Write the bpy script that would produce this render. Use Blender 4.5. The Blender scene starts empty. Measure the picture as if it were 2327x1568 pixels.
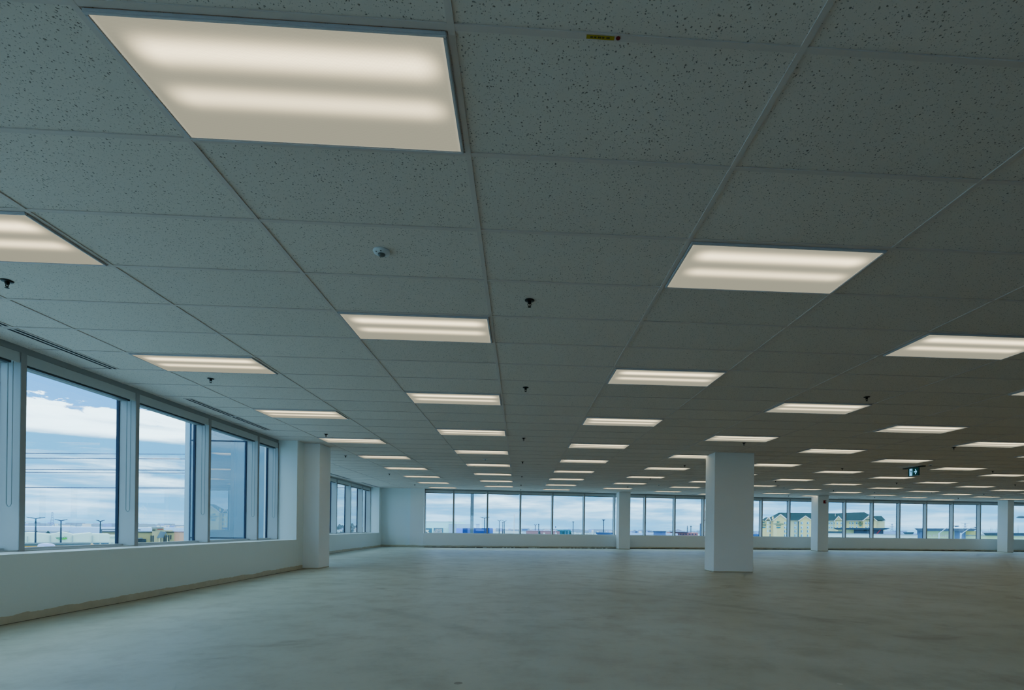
import bpy, bmesh, math, random
from mathutils import Vector, Matrix
random.seed(7)
SC = bpy.context.scene
COL = SC.collection
# ------------------------------------------------------------------ camera model (frame 2327 x 1568)
W, H = 2327.0, 1568.0
FPX, PX, PY = 1200.1, 1248.8, 1200.7
YAW, ROLL = 0.0567, 0.0129
EYE = Vector((1.4722, -2.4070, 0.90))
CEIL = EYE.z + 1.684          # height of the ceiling grid
GZ = EYE.z - 8.0              # ground level outside
TX, TY = 1.2192, 0.6096       # ceiling tile
_r = Vector((math.cos(YAW), -math.sin(YAW), 0)); _f = Vector((math.sin(YAW), math.cos(YAW), 0)); _u = Vector((0, 0, 1))
CR = _r * math.cos(ROLL) + _u * math.sin(ROLL)
CU = -_r * math.sin(ROLL) + _u * math.cos(ROLL)
def ray(px, py):
    return CR * ((px - PX) / FPX) - CU * ((py - PY) / FPX) + _f
cam = bpy.data.cameras.new('camera'); co = bpy.data.objects.new('camera', cam); COL.objects.link(co)
co.matrix_world = Matrix(((CR.x, CU.x, -_f.x, EYE.x), (CR.y, CU.y, -_f.y, EYE.y), (CR.z, CU.z, -_f.z, EYE.z), (0, 0, 0, 1)))
cam.sensor_fit = 'HORIZONTAL'; cam.sensor_width = 36.0; cam.lens = 36.0 * FPX / W
cam.shift_x = -(PX - W / 2) / W; cam.shift_y = (PY - H / 2) / W
cam.clip_start = 0.05; cam.clip_end = 6000
SC.camera = co

# ------------------------------------------------------------------ materials
def lin(c):
    c = c / 255.0
    return c / 12.92 if c <= 0.04045 else ((c + 0.055) / 1.055) ** 2.4
def rgb(r, g, b): return (lin(r), lin(g), lin(b), 1)
class NT:
    def __init__(s, tree): s.t = tree; s.n = tree.nodes; s.l = tree.links
    def node(s, typ, **kw):
        n = s.n.new(typ)
        for k, v in kw.items(): setattr(n, k, v)
        return n
    def set(s, sock, v):
        if isinstance(v, bpy.types.NodeSocket): s.l.new(v, sock)
        else: sock.default_value = v
    def math(s, op, a, b=0.0, c=None, clamp=False):
        n = s.node('ShaderNodeMath', operation=op, use_clamp=clamp); s.set(n.inputs[0], a); s.set(n.inputs[1], b)
        if c is not None: s.set(n.inputs[2], c)
        return n.outputs[0]
    def mix(s, f, a, b, blend='MIX'):
        n = s.node('ShaderNodeMix', data_type='RGBA', blend_type=blend); s.set(n.inputs[0], f); s.set(n.inputs[6], a); s.set(n.inputs[7], b)
        return n.outputs[2]
    def noise(s, vec, scale, detail=3, rough=0.55, dist=0.0):
        n = s.node('ShaderNodeTexNoise'); s.set(n.inputs['Vector'], vec); n.inputs['Scale'].default_value = scale
        n.inputs['Detail'].default_value = detail; n.inputs['Roughness'].default_value = rough; n.inputs['Distortion'].default_value = dist
        return n.outputs['Fac']
    def ramp(s, f, a, b):
        n = s.node('ShaderNodeMapRange', clamp=True, interpolation_type='SMOOTHSTEP'); s.set(n.inputs[0], f); s.set(n.inputs[1], a); s.set(n.inputs[2], b)
        return n.outputs[0]
    def coord(s, which='Object'): return s.node('ShaderNodeTexCoord').outputs[which]
    def pos(s): return s.node('ShaderNodeNewGeometry').outputs['Position']
    def sep(s, v):
        n = s.node('ShaderNodeSeparateXYZ'); s.set(n.inputs[0], v); return n.outputs
    def comb(s, x, y, z):
        n = s.node('ShaderNodeCombineXYZ'); s.set(n.inputs[0], x); s.set(n.inputs[1], y); s.set(n.inputs[2], z); return n.outputs[0]
def new_mat(name):
    m = bpy.data.materials.new(name); m.use_nodes = True
    t = NT(m.node_tree); p = m.node_tree.nodes['Principled BSDF']; p.inputs['Specular IOR Level'].default_value = 0.3
    return m, t, p
def mat(name, c, rough=0.6, var=0.06, scale=6.0, metal=0.0, spec=0.3):
    m, t, p = new_mat(name)
    n = t.noise(t.coord(), scale, 3)
    a = tuple(x * (1 - var) for x in c[:3]) + (1,); b = tuple(min(1, x * (1 + var)) for x in c[:3]) + (1,)
    t.l.new(t.mix(n, a, b), p.inputs['Base Color'])
    p.inputs['Roughness'].default_value = rough; p.inputs['Metallic'].default_value = metal; p.inputs['Specular IOR Level'].default_value = spec
    return m
M = {}
# painted drywall; a bare tan strip along its foot where the skirting is missing
def wall_mat(name, c, strip):
    m, t, p = new_mat(name)
    P = t.pos(); x, y, z = t.sep(P)
    n = t.noise(P, 1.3, 4); n2 = t.noise(P, 60, 2)
    base = t.mix(n, tuple(v * .96 for v in c[:3]) + (1,), c)
    base = t.mix(t.math('MULTIPLY', n2, .06), base, (.5, .52, .52, 1))
    if strip:
        edge = t.math('ADD', strip * .6, t.math('MULTIPLY', t.noise(P, 2.6, 6, .7), strip * 1.1))
        k = t.math('LESS_THAN', z, edge)
        tan = t.mix(t.noise(P, 9, 4), rgb(186, 181, 160), rgb(212, 208, 190))
        low = t.math('LESS_THAN', z, .006)
        tan = t.mix(t.math('MULTIPLY', low, .75), tan, rgb(40, 34, 26))
        base = t.mix(k, base, tan)
    t.l.new(base, p.inputs['Base Color']); p.inputs['Roughness'].default_value = .65
    bp = t.node('ShaderNodeBump'); bp.inputs['Strength'].default_value = .08; bp.inputs['Distance'].default_value = .002
    t.l.new(n2, bp.inputs['Height']); t.l.new(bp.outputs[0], p.inputs['Normal'])
    return m
M['wall'] = wall_mat('painted_drywall', (.80, .90, .92, 1), .07)
M['wall_far'] = wall_mat('painted_drywall_far', (.86, .88, .88, 1), .075)
M['column'] = wall_mat('painted_column', (.88, .92, .94, 1), .02)
def ceil_mat():
    m, t, p = new_mat('fissured_ceiling_tile')
    P = t.coord('Object'); x, y, z = t.sep(P)
    nd = t.node('ShaderNodeTexNoise'); t.l.new(P, nd.inputs['Vector']); nd.inputs['Scale'].default_value = 26; nd.inputs['Detail'].default_value = 2
    off = t.node('ShaderNodeVectorMath', operation='MULTIPLY_ADD'); t.l.new(nd.outputs['Color'], off.inputs[0])
    off.inputs[1].default_value = (.026, .026, 0); t.l.new(P, off.inputs[2])
    def pits(scale, r, keep):
        v = t.node('ShaderNodeTexVoronoi', feature='F1'); t.l.new(off.outputs[0], v.inputs['Vector']); v.inputs['Scale'].default_value = scale
        cs = t.sep(v.outputs['Color'])
        rad = t.math('MULTIPLY', t.math('ADD', .35, cs[0]), r)
        d = t.math('SUBTRACT', 1.0, t.ramp(v.outputs['Distance'], t.math('MULTIPLY', rad, .6), rad))
        return t.math('MULTIPLY', d, t.math('LESS_THAN', cs[1], keep))
    pit = t.math('MAXIMUM', pits(76, .25, .95), t.math('MULTIPLY', pits(135, .28, .7), .6))
    ix = t.math('FLOOR', t.math('DIVIDE', x, TX)); iy = t.math('FLOOR', t.math('DIVIDE', y, TY))
    wn = t.node('ShaderNodeTexWhiteNoise', noise_dimensions='2D'); t.l.new(t.comb(ix, iy, 0), wn.inputs[0])
    fine = t.noise(P, 220, 2)
    base = t.mix(fine, CEILC0, CEILC1)
    base = t.mix(t.math('MULTIPLY', wn.outputs[0], .06), base, (.18, .19, .19, 1))
    base = t.mix(t.math('MULTIPLY', pit, .7), base, (.03, .035, .03, 1))
    t.l.new(base, p.inputs['Base Color']); p.inputs['Roughness'].default_value = .95; p.inputs['Specular IOR Level'].default_value = .1
    bp = t.node('ShaderNodeBump', invert=True); bp.inputs['Strength'].default_value = .35; bp.inputs['Distance'].default_value = .003
    t.l.new(pit, bp.inputs['Height']); t.l.new(bp.outputs[0], p.inputs['Normal'])
    return m
CEILC0 = (.71, .63, .575, 1); CEILC1 = (.81, .72, .655, 1)
M['ceiling'] = ceil_mat()
M['tbar'] = mat('painted_grid_bar', (.66, .57, .53, 1), .6, .03)
def floor_mat():
    m, t, p = new_mat('dusty_bare_concrete')
    P = t.pos(); x, y, z = t.sep(P)
    a = t.noise(P, .35, 5, .6); b = t.noise(P, 2.3, 6, .65); c = t.noise(P, 14, 4, .6); g = t.noise(P, 180, 2)
    base = t.mix(t.ramp(a, .3, .7), rgb(188, 195, 183), rgb(204, 213, 204))
    base = t.mix(t.math('MULTIPLY', t.ramp(b, .42, .72), .35), base, rgb(150, 146, 134))
    base = t.mix(t.math('MULTIPLY', t.ramp(c, .5, .8), .15), base, rgb(140, 132, 116))
    st = t.ramp(t.noise(t.comb(t.math('MULTIPLY', x, .8), y, 3.3), .9, 6, .68, .6), .58, .74)   # brownish stains
    base = t.mix(t.math('MULTIPLY', st, .45), base, rgb(112, 98, 74))
    tr = t.node('ShaderNodeTexWave', wave_type='RINGS', rings_direction='Z'); t.l.new(t.comb(t.math('ADD', x, 4.0), t.math('ADD', y, 1.0), 0), tr.inputs[0])
    tr.inputs['Scale'].default_value = .19; tr.inputs['Distortion'].default_value = 5; tr.inputs['Detail'].default_value = 2; tr.inputs['Detail Scale'].default_value = .5
    tk = t.math('MULTIPLY', t.ramp(tr.outputs['Fac'], .93, 1.0), t.ramp(t.noise(P, .45, 2), .45, .6))
    base = t.mix(t.math('MULTIPLY', tk, .16), base, rgb(90, 92, 90))
    v = t.node('ShaderNodeTexVoronoi', feature='F1'); t.l.new(P, v.inputs['Vector']); v.inputs['Scale'].default_value = 1.7
    cs = t.sep(v.outputs['Color'])
    sp = t.math('MULTIPLY', t.math('LESS_THAN', v.outputs['Distance'], t.math('MULTIPLY', cs[0], .05)), t.math('LESS_THAN', cs[1], .22))
    base = t.mix(t.math('MULTIPLY', sp, .6), base, t.mix(t.math('LESS_THAN', cs[2], .4), rgb(80, 72, 58), rgb(222, 226, 222)))
    # tan dust left by the taken-up skirting near the left wall
    dl = t.math('ADD', x, t.math('MULTIPLY', b, .22))
    ed = t.math('MULTIPLY', t.math('SUBTRACT', 1.0, t.ramp(dl, -2.92, -2.70)), t.math('LESS_THAN', y, 9.5))
    base = t.mix(t.math('MULTIPLY', ed, .75), base, rgb(150, 140, 108))
    base = t.mix(t.math('MULTIPLY', g, .08), base, rgb(110, 110, 105))
    t.l.new(base, p.inputs['Base Color']); p.inputs['Specular IOR Level'].default_value = .5
    t.l.new(t.math('ADD', .38, t.math('MULTIPLY', b, .25)), p.inputs['Roughness'])
    bp = t.node('ShaderNodeBump'); bp.inputs['Strength'].default_value = .12; bp.inputs['Distance'].default_value = .004
    t.l.new(t.math('ADD', b, t.math('MULTIPLY', g, .3)), bp.inputs['Height']); t.l.new(bp.outputs[0], p.inputs['Normal'])
    return m
M['floor'] = floor_mat()
def lens_mat():
    m = bpy.data.materials.new('prismatic_light_lens'); m.use_nodes = True
    t = NT(m.node_tree); t.n.clear()
    P = t.coord('Object'); x, y, z = t.sep(P)
    ax = t.math('ABSOLUTE', t.math('ADD', x, -.012))
    endf = t.math('SUBTRACT', 1.0, t.ramp(ax, .44, .57))
    def band(c, w):
        d = t.math('DIVIDE', t.math('SUBTRACT', y, c), w)
        return t.math('POWER', 2.718, t.math('MULTIPLY', t.math('MULTIPLY', d, d), -1.0))
    b = t.math('MULTIPLY', t.math('ADD', band(-.150, .048), t.math('MULTIPLY', band(.050, .043), .66)), endf)
    w1 = t.math('SINE', t.math('MULTIPLY', t.math('ADD', x, y), 640)); w2 = t.math('SINE', t.math('MULTIPLY', t.math('SUBTRACT', x, y), 640))
    pr = t.math('MULTIPLY', t.math('MULTIPLY', w1, w2), t.math('ADD', .03, t.math('MULTIPLY', b, .07)))
    rim = t.math('MULTIPLY', t.ramp(t.math('MAXIMUM', t.math('DIVIDE', t.math('ABSOLUTE', x), .580), t.math('DIVIDE', t.math('ABSOLUTE', y), .276)), .975, 1.0), .22)
    s = t.math('ADD', 1.0, t.math('ADD', t.math('MULTIPLY', pr, 2.0), rim))
    e = t.node('ShaderNodeEmission'); t.l.new(s, e.inputs['Strength'])
    t.l.new(t.mix(b, LENS0, LENS1), e.inputs['Color'])
    o = t.node('ShaderNodeOutputMaterial'); t.l.new(e.outputs[0], o.inputs[0])
    return m
LENS0, LENS1 = (.43, .41, .30, 1), (3.3, 2.75, 1.65, 1)
M['lens'] = lens_mat()
def glass_mat(name, tint, gain):
    m = bpy.data.materials.new(name); m.use_nodes = True
    t = NT(m.node_tree); t.n.clear()
    g_ = t.node('ShaderNodeNewGeometry'); dp = t.node('ShaderNodeVectorMath', operation='DOT_PRODUCT')
    t.l.new(g_.outputs['Incoming'], dp.inputs[0]); t.l.new(g_.outputs['Normal'], dp.inputs[1])
    fr = t.math('ADD', .04, t.math('MULTIPLY', .96, t.math('POWER', t.math('SUBTRACT', 1.0, t.math('ABSOLUTE', dp.outputs['Value'])), 5.0)))
    n = t.noise(t.pos(), .6, 1)
    tr = t.node('ShaderNodeBsdfTransparent'); t.l.new(t.mix(n, tint, tuple(v * .99 for v in tint[:3]) + (1,)), tr.inputs[0])
    gl = t.node('ShaderNodeBsdfGlossy'); gl.inputs['Roughness'].default_value = 0.0; gl.inputs['Color'].default_value = (.9, .97, 1, 1)
    mx = t.node('ShaderNodeMixShader'); t.l.new(t.math('MULTIPLY', fr, gain, clamp=True), mx.inputs[0])
    t.l.new(tr.outputs[0], mx.inputs[1]); t.l.new(gl.outputs[0], mx.inputs[2])
    o = t.node('ShaderNodeOutputMaterial'); t.l.new(mx.outputs[0], o.inputs[0])
    return m
M['glass'] = glass_mat('window_glass', (.93, .97, .98, 1), 3.0)
M['mull'] = mat('window_mullion_aluminium', (.50, .54, .56, 1), .45, .03)
M['mull_shade'] = mat('mullion_front_shaded', (.33, .34, .34, 1), .6, .03)  # darker than the mullion: shade of its room side put into colour
M['gasket'] = mat('dark_window_gasket', rgb(12, 38, 66), .5, .05)
M['head'] = mat('window_head_trim', (.30, .33, .33, 1), .6, .03)  # dark grey holds the shadow under the ceiling edge
M['cassette'] = mat('blind_cassette_fabric', (.52, .56, .56, 1), .6, .03)
M['hem'] = mat('blind_hem_bar', rgb(50, 62, 68), .5, .05)
M['chain'] = mat('bead_chain_plastic', rgb(150, 170, 176), .5, .05)
M['black'] = mat('blackened_metal', rgb(16, 17, 17), .5, .1)
M['slot'] = mat('dark_slot', rgb(18, 22, 25), .8, .1)
M['white_plastic'] = mat('white_plastic', rgb(212, 218, 222), .4, .03)
M['sensor_lens'] = mat('grey_sensor_lens', rgb(90, 98, 100), .35, .05)
M['frame_white'] = mat('light_fixture_frame', (.56, .55, .58, 1), .4, .03)
M['yellow'] = mat('yellow_label_tape', rgb(168, 146, 14), .5, .05)
M['red'] = mat('red_sticker', rgb(112, 6, 14), .5, .05)
M['ink'] = mat('black_ink', rgb(20, 20, 14), .6, .05)
M['strobe_red'] = mat('red_strobe_housing', rgb(140, 18, 22), .4, .05)
def emat(name, c, s):
    m = bpy.data.materials.new(name); m.use_nodes = True
    t = NT(m.node_tree); t.n.clear()
    e = t.node('ShaderNodeEmission'); n = t.noise(t.coord(), 30, 1)
    t.l.new(t.mix(n, c, tuple(v * .94 for v in c[:3]) + (1,)), e.inputs[0]); e.inputs[1].default_value = s
    o = t.node('ShaderNodeOutputMaterial'); t.l.new(e.outputs[0], o.inputs[0]); return m
M['exit_white'] = emat('exit_sign_white', (.34, 1.2, 2.0, 1), 1.0)
M['exit_green'] = emat('exit_sign_green', (.004, .030, .030, 1), 1.0)
def mirror_panel():
    m, t, p = new_mat('tinted_spandrel_glass')
    n = t.noise(t.coord(), .8, 2)
    t.l.new(t.mix(n, rgb(92, 128, 150), rgb(104, 140, 160)), p.inputs['Base Color']); p.inputs['Roughness'].default_value = .06
    p.inputs['Specular IOR Level'].default_value = .6
    return m
M['spandrel'] = mirror_panel()
M['facade_frame'] = mat('facade_aluminium', rgb(150, 178, 192), .4, .03)

# ------------------------------------------------------------------ mesh helpers
class MB:
    def __init__(s): s.bm = bmesh.new()
    def box(s, x0, x1, y0, y1, z0, z1):
        v = [s.bm.verts.new(p) for p in ((x0,y0,z0),(x1,y0,z0),(x1,y1,z0),(x0,y1,z0),(x0,y0,z1),(x1,y0,z1),(x1,y1,z1),(x0,y1,z1))]
        for f in ((3,2,1,0),(4,5,6,7),(0,1,5,4),(1,2,6,5),(2,3,7,6),(3,0,4,7)): s.bm.faces.new([v[i] for i in f])
        return s
    def ob(s, P, ex, ey, x0, x1, y0, y1, z0, z1):            # box in a turned frame (P origin, ex/ey horizontal axes)
        q = [(x0,y0),(x1,y0),(x1,y1),(x0,y1)]
        pts = [(P[0]+ex[0]*a+ey[0]*b, P[1]+ex[1]*a+ey[1]*b) for a, b in q]
        v = [s.bm.verts.new((p[0],p[1],z0)) for p in pts] + [s.bm.verts.new((p[0],p[1],z1)) for p in pts]
        for f in ((3,2,1,0),(4,5,6,7),(0,1,5,4),(1,2,6,5),(2,3,7,6),(3,0,4,7)): s.bm.faces.new([v[i] for i in f])
        return s
    def prism(s, poly, y0, y1):                               # polygon in x,z pushed along y
        a = [s.bm.verts.new((p[0], y0, p[1])) for p in poly]; b = [s.bm.verts.new((p[0], y1, p[1])) for p in poly]
        s.bm.faces.new(a); s.bm.faces.new(b[::-1]); n = len(poly)
        for i in range(n): s.bm.faces.new((a[i], b[i], b[(i+1) % n], a[(i+1) % n]))
        return s
    def plan(s, poly, z0, z1):                                # polygon in x,y pushed along z
        a = [s.bm.verts.new((p[0], p[1], z0)) for p in poly]; b = [s.bm.verts.new((p[0], p[1], z1)) for p in poly]
        s.bm.faces.new(a[::-1]); s.bm.faces.new(b); n = len(poly)
        for i in range(n): s.bm.faces.new((a[i], a[(i+1) % n], b[(i+1) % n], b[i]))
        return s
    def face(s, pts): s.bm.faces.new([s.bm.verts.new(p) for p in pts]); return s
    def lathe(s, prof, c=(0,0,0), n=20):                      # (radius, z) profile
        rings = []
        for r, z in prof:
            rings.append([s.bm.verts.new((c[0]+r*math.cos(2*math.pi*i/n), c[1]+r*math.sin(2*math.pi*i/n), c[2]+z)) for i in range(n)])
        for a, b in zip(rings, rings[1:]):
            for i in range(n): s.bm.faces.new((a[i], a[(i+1) % n], b[(i+1) % n], b[i]))
        s.bm.faces.new(rings[0][::-1]); s.bm.faces.new(rings[-1]); return s
    def tube(s, pts, r, n=6, r1=None):
        pts = [Vector(p) for p in pts]; rings = []
        for i, p in enumerate(pts):
            d = (pts[min(i+1, len(pts)-1)] - pts[max(i-1, 0)]).normalized()
            a = d.orthogonal().normalized(); b = d.cross(a)
            rr = r if r1 is None else r + (r1 - r) * i / (len(pts) - 1)
            rings.append([s.bm.verts.new(p + a * rr * math.cos(2*math.pi*k/n) + b * rr * math.sin(2*math.pi*k/n)) for k in range(n)])
        for a, b in zip(rings, rings[1:]):
            best = min(range(n), key=lambda k: (a[0].co - b[k].co).length)
            for i in range(n): s.bm.faces.new((a[i], a[(i+1) % n], b[(i+1+best) % n], b[(i+best) % n]))
        s.bm.faces.new(rings[0][::-1]); s.bm.faces.new(rings[-1]); return s
    def build(s, name, m, parent=None, loc=None, smooth=False, bevel=0):
        if bevel:
            bmesh.ops.bevel(s.bm, geom=list(s.bm.edges), offset=bevel, segments=2, affect='EDGES', clamp_overlap=True)
        bmesh.ops.recalc_face_normals(s.bm, faces=s.bm.faces)
        me = bpy.data.meshes.new(name); s.bm.to_mesh(me); s.bm.free()
        if smooth:
            for p in me.polygons: p.use_smooth = True
        o = bpy.data.objects.new(name, me); COL.objects.link(o)
        if m: me.materials.append(M[m] if isinstance(m, str) else m)
        if parent: o.parent = parent
        if loc: o.location = loc
        return o
def tag(o, label=None, cat=None, group=None, kind=None):
    if label: o['label'] = label
    if cat: o['category'] = cat
    if group: o['group'] = group
    if kind: o['kind'] = kind
    return o
def empty(name, loc, rz=0.0):
    o = bpy.data.objects.new(name, None); COL.objects.link(o); o.location = loc; o.rotation_euler = (0, 0, rz); o.empty_display_size = .2
    return o
def copy_tree(o, parent=None):
    c = o.copy(); COL.objects.link(c)
    if parent: c.parent = parent
    for ch in list(o.children): copy_tree(ch, c)
    return c
def struct(o, label=None, cat=None): return tag(o, label, cat, None, 'structure')
ORD = ['first','second','third','fourth','fifth','sixth','seventh','eighth','ninth','tenth','eleventh','twelfth','thirteenth','fourteenth','fifteenth','sixteenth','seventeenth','eighteenth','nineteenth','twentieth']

# ------------------------------------------------------------------ the room
HEADZ, SILLZ = EYE.z + 1.515, EYE.z - .290
CURVE = [(-2.8,21.35),(1.5,21.75),(6,22.25),(10.4,22.75),(13.1,23.2),(15.7,23.5),(19.6,23.75),(26,23.95),(31,24.0)]
def wy(x):
    for (a, b), (c, d) in zip(CURVE, CURVE[1:]):
        if x <= c: return b + (d - b) * (x - a) / (c - a)
    return CURVE[-1][1]
BACK = -22.0; XR = 30.0
XA, XB = -3.35, -5.0               # inner faces of the left mullions, near wing and far wing
fp = [(-3.6,BACK),(XR,BACK),(XR,24.5)] + [(x, y + .35) for x, y in CURVE[::-1]] + [(-5.25,21.7),(-5.25,9.0),(-3.6,9.0)]
struct(MB().plan(fp, -.15, 0.0).build('floor', 'floor'), 'bare dusty grey concrete floor with brown stains', 'floor')
struct(MB().plan(fp, CEIL + .006, CEIL + .12).build('ceiling', 'ceiling'), 'grey fissured mineral tile ceiling over the whole room', 'ceiling')
g = MB()
for i in range(-3, 25):
    x = i * TX
    y0 = 9.35 if i <= -3 else -7.0
    y1 = min(wy(x) - .02, 24) if x > -2.8 else 21.25
    g.box(x - .012, x + .012, y0, y1, CEIL, CEIL + .0055)
for j in range(-11, 40):
    y = j * TY
    x0 = -3.36 if y < 8.42 else (-2.66 if y < 9.35 else -5.0)
    x1 = XR
    if y > 21.25:
        xs = [x for x in [k * .1 for k in range(-30, 300)] if wy(x) > y + .02]
        if not xs: continue
        x0 = xs[0]
    g.box(x0, x1, y - .012, y + .012, CEIL + .0008, CEIL + .0055)
struct(g.build('ceiling_grid', 'tbar'), 'grey exposed metal grid bars holding the ceiling tiles', 'ceiling grid')

# near left wall: knee wall with sill, jamb
wl = MB().box(-3.62, -2.98, BACK, 8.42, 0, SILLZ)
struct(wl.build('wall_left', 'wall'), 'low white knee wall under the near left windows', 'wall')
struct(MB().box(-3.62, -2.98, 8.42, 8.74, 0, CEIL + .02).build('wall_left_jamb', 'wall'), 'white full height wall end past the near left windows', 'wall')
def column(x0, x1, y0, y1, label):
    o = MB().box(x0, x1, y0, y1, 0, CEIL + .004).build('column', 'column', bevel=.004)
    return struct(o, label, 'column')
column(-3.62, -2.66, 8.74, 9.36, 'white pier standing against the left wall past the near windows')
column(5.66, 6.53, 8.76, 9.32, 'wide white square column standing free in the open floor')
column(5.945, 6.46, 21.20, 21.88, 'slim white column at the far wall behind and left of the wide column')
c3 = column(15.29, 15.80, 21.36, 21.93, 'slim white column at the far wall carrying the red strobe')
column(25.62, 25.95, 22.44, 23.0, 'white column at the far wall close to the right picture edge')
# far wing, left side
struct(MB().box(-5.3, -4.58, 9.36, 20.9, 0, SILLZ).build('wall_left', 'wall'), 'low white knee wall under the farther left windows', 'wall')
struct(MB().box(-5.3, -4.62, 20.9, 21.7, 0, CEIL + .02).build('wall_left', 'wall'), 'white wall end past the farther left windows', 'wall')
struct(MB().box(-4.9, -3.34, 21.28, 21.6, 0, CEIL + .02).build('wall_back', 'wall'), 'white blank wall closing the far left corner', 'wall')
struct(MB().box(-3.34, -2.75, 21.14, 21.7, 0, CEIL + .02).build('wall_back_pilaster', 'wall_far'), 'white pilaster left of the first far window', 'wall')
struct(MB().box(-5.3, -3.6, 9.0, 9.36, 0, CEIL + .02).build('wall_left_return', 'wall'), 'white wall turning outward just behind the left pier', 'wall')
# far wall knee wall following the curved facade
kn = [(x, y - .30) for x, y in CURVE] + [(x, y + .30) for x, y in CURVE[::-1]]
kn[0] = (-2.75, kn[0][1])
struct(MB().plan(kn, 0, SILLZ + .01).build('wall_back', 'wall_far'), 'low white knee wall under the long far windows', 'wall')
bs = MB(); bsw = MB()
for k in range(190):
    x = -2.7 + k * .17
    if x > 29.5: break
    d = Vector((1, (wy(x + .17) - wy(x)) / .17, 0)).normalized(); nrm = Vector((-d.y, d.x, 0))
    hgt = .016 + .016 * random.random()
    bs.ob((x, wy(x) - .306), d, nrm, 0, .175, -.006, .003, .0, hgt)
    if x < 5.5 and x > -.6 and random.random() < .55:
        bsw.ob((x, wy(x) - .306), d, nrm, 0, .02 + .15 * random.random(), -.010, -.005, .0, .02)
struct(bs.build('wall_gap_strip', mat('dark_wall_gap', rgb(46, 40, 32), .9, .2)), 'dark gap along the foot of the far wall', 'baseboard')  # solid dark strip standing in for the shade inside the gap
struct(bsw.build('trim_1', mat('white_gap_patches', rgb(225, 232, 235), .8, .1)), 'white patches along the gap at the far wall foot', 'trim')
# walls outside the view that close the room
rb = MB().box(-3.6, XR, BACK - .3, BACK, 0, SILLZ)
for k in range(9): rb.box(-3.6 + k * 4.2, -3.6 + k * 4.2 + 1.0, BACK - .3, BACK, SILLZ, CEIL + .02)
rb.box(-3.6, XR, BACK - .3, BACK, HEADZ, CEIL + .02)
struct(rb.build('wall_front', 'wall'), 'white windowed wall closing the room behind the camera', 'wall')
struct(MB().box(11.5, XR, -21.9, 1.6, 0, CEIL).build('wall_right_core', 'wall_far'), 'white wall of the building core right of the camera, out of view', 'wall')
struct(MB().box(XR, XR + .2, 1.6, 24.5, 0, CEIL + .02).build('wall_right', 'wall_far'), 'white wall closing the room beyond the right picture edge', 'wall')

# ------------------------------------------------------------------ windows
win_n = [0]
def window(P, Q, rev_depth, label, pane_group=None, mull_w=.058, chain_z=None, blind_label=None, blind_group=None, endmull=False, cas_gap=.035):
    """bay from P to Q (inner face line); outward is to the left of P->Q"""
    P, Q = Vector((P[0], P[1], 0)), Vector((Q[0], Q[1], 0)); d = (Q - P); L = d.length; d.normalize(); n = Vector((-d.y, d.x, 0))
    win_n[0] += 1
    h = mull_w / 2
    fr = MB()
    fr.ob(P, d, n, 0, L, .0, .20, HEADZ + .115, CEIL + .02); fr.ob(P, d, n, 0, L, .12, .20, HEADZ + .01, HEADZ + .12)
    w = fr.build('window_%d' % win_n[0], 'head'); struct(w, label, 'window')
    MB().ob(P, d, n, 0, L, -.004, .012, SILLZ, SILLZ + .014).ob(P, d, n, 0, L, .13, .2, SILLZ, SILLZ + .03).build('bottom_rail', 'mull', w)
    mb = MB().ob(P, d, n, -h, h, -.005, .20, SILLZ, HEADZ + .115)
    if endmull: mb.ob(P, d, n, L - h, L + h * .2, -.005, .20, SILLZ, HEADZ + .115)
    mb.build('mullion', 'mull', w)
    cp = MB().ob(P, d, n, -h - .001, h + .001, -.011, -.004, SILLZ, HEADZ + .115)  # thin added front that paints in the shade on the mullion
    if endmull: cp.ob(P, d, n, L - h - .001, L + h * .2, -.011, -.004, SILLZ, HEADZ + .115)
    cp.build('mullion_shade_strip', 'mull_shade', w)
    gk = MB().ob(P, d, n, -h - .007, h + .007, .185, .222, SILLZ, HEADZ + .05)
    if endmull: gk.ob(P, d, n, L - h - .007, L, .185, .222, SILLZ, HEADZ + .05)
    gk.build('gasket', 'gasket', w)
    a = P + n * .20; b = Q + n * .20
    MB().face([(a.x, a.y, SILLZ), (b.x, b.y, SILLZ), (b.x, b.y, HEADZ + .12), (a.x, a.y, HEADZ + .12)]).build('pane', 'glass', w)
    if blind_label:
        r = empty('roller_blind', (P.x, P.y, HEADZ)); tag(r, blind_label, 'blind', blind_group)
        z = HEADZ
        O = Vector((0, 0, 0))
        MB().ob(O, d, n, cas_gap, L - cas_gap, -.004, .10, .012, .112).build('cassette', 'cassette', r)
        MB().ob(O, d, n, cas_gap + .01, L - cas_gap - .07, .012, .06, -.008, .012).build('hem_bar', 'hem', r)
        if chain_z is not None:
            c = O + d * (L - .075)
            q = [c + n * .022 + Vector((0, 0, .02))]
            zb = chain_z - z
            q += [c + n * .022 + Vector((0, 0, zb + .03)), c + n * .032 + Vector((0, 0, zb + .008)), c + n * .045 + Vector((0, 0, zb)), c + n * .058 + Vector((0, 0, zb + .008)), c + n * .068 + Vector((0, 0, zb + .03)), c + n * .068 + Vector((0, 0, .02))]
            MB().tube(q, .0042, 5).build('bead_chain', 'chain', r)
    return w
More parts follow.
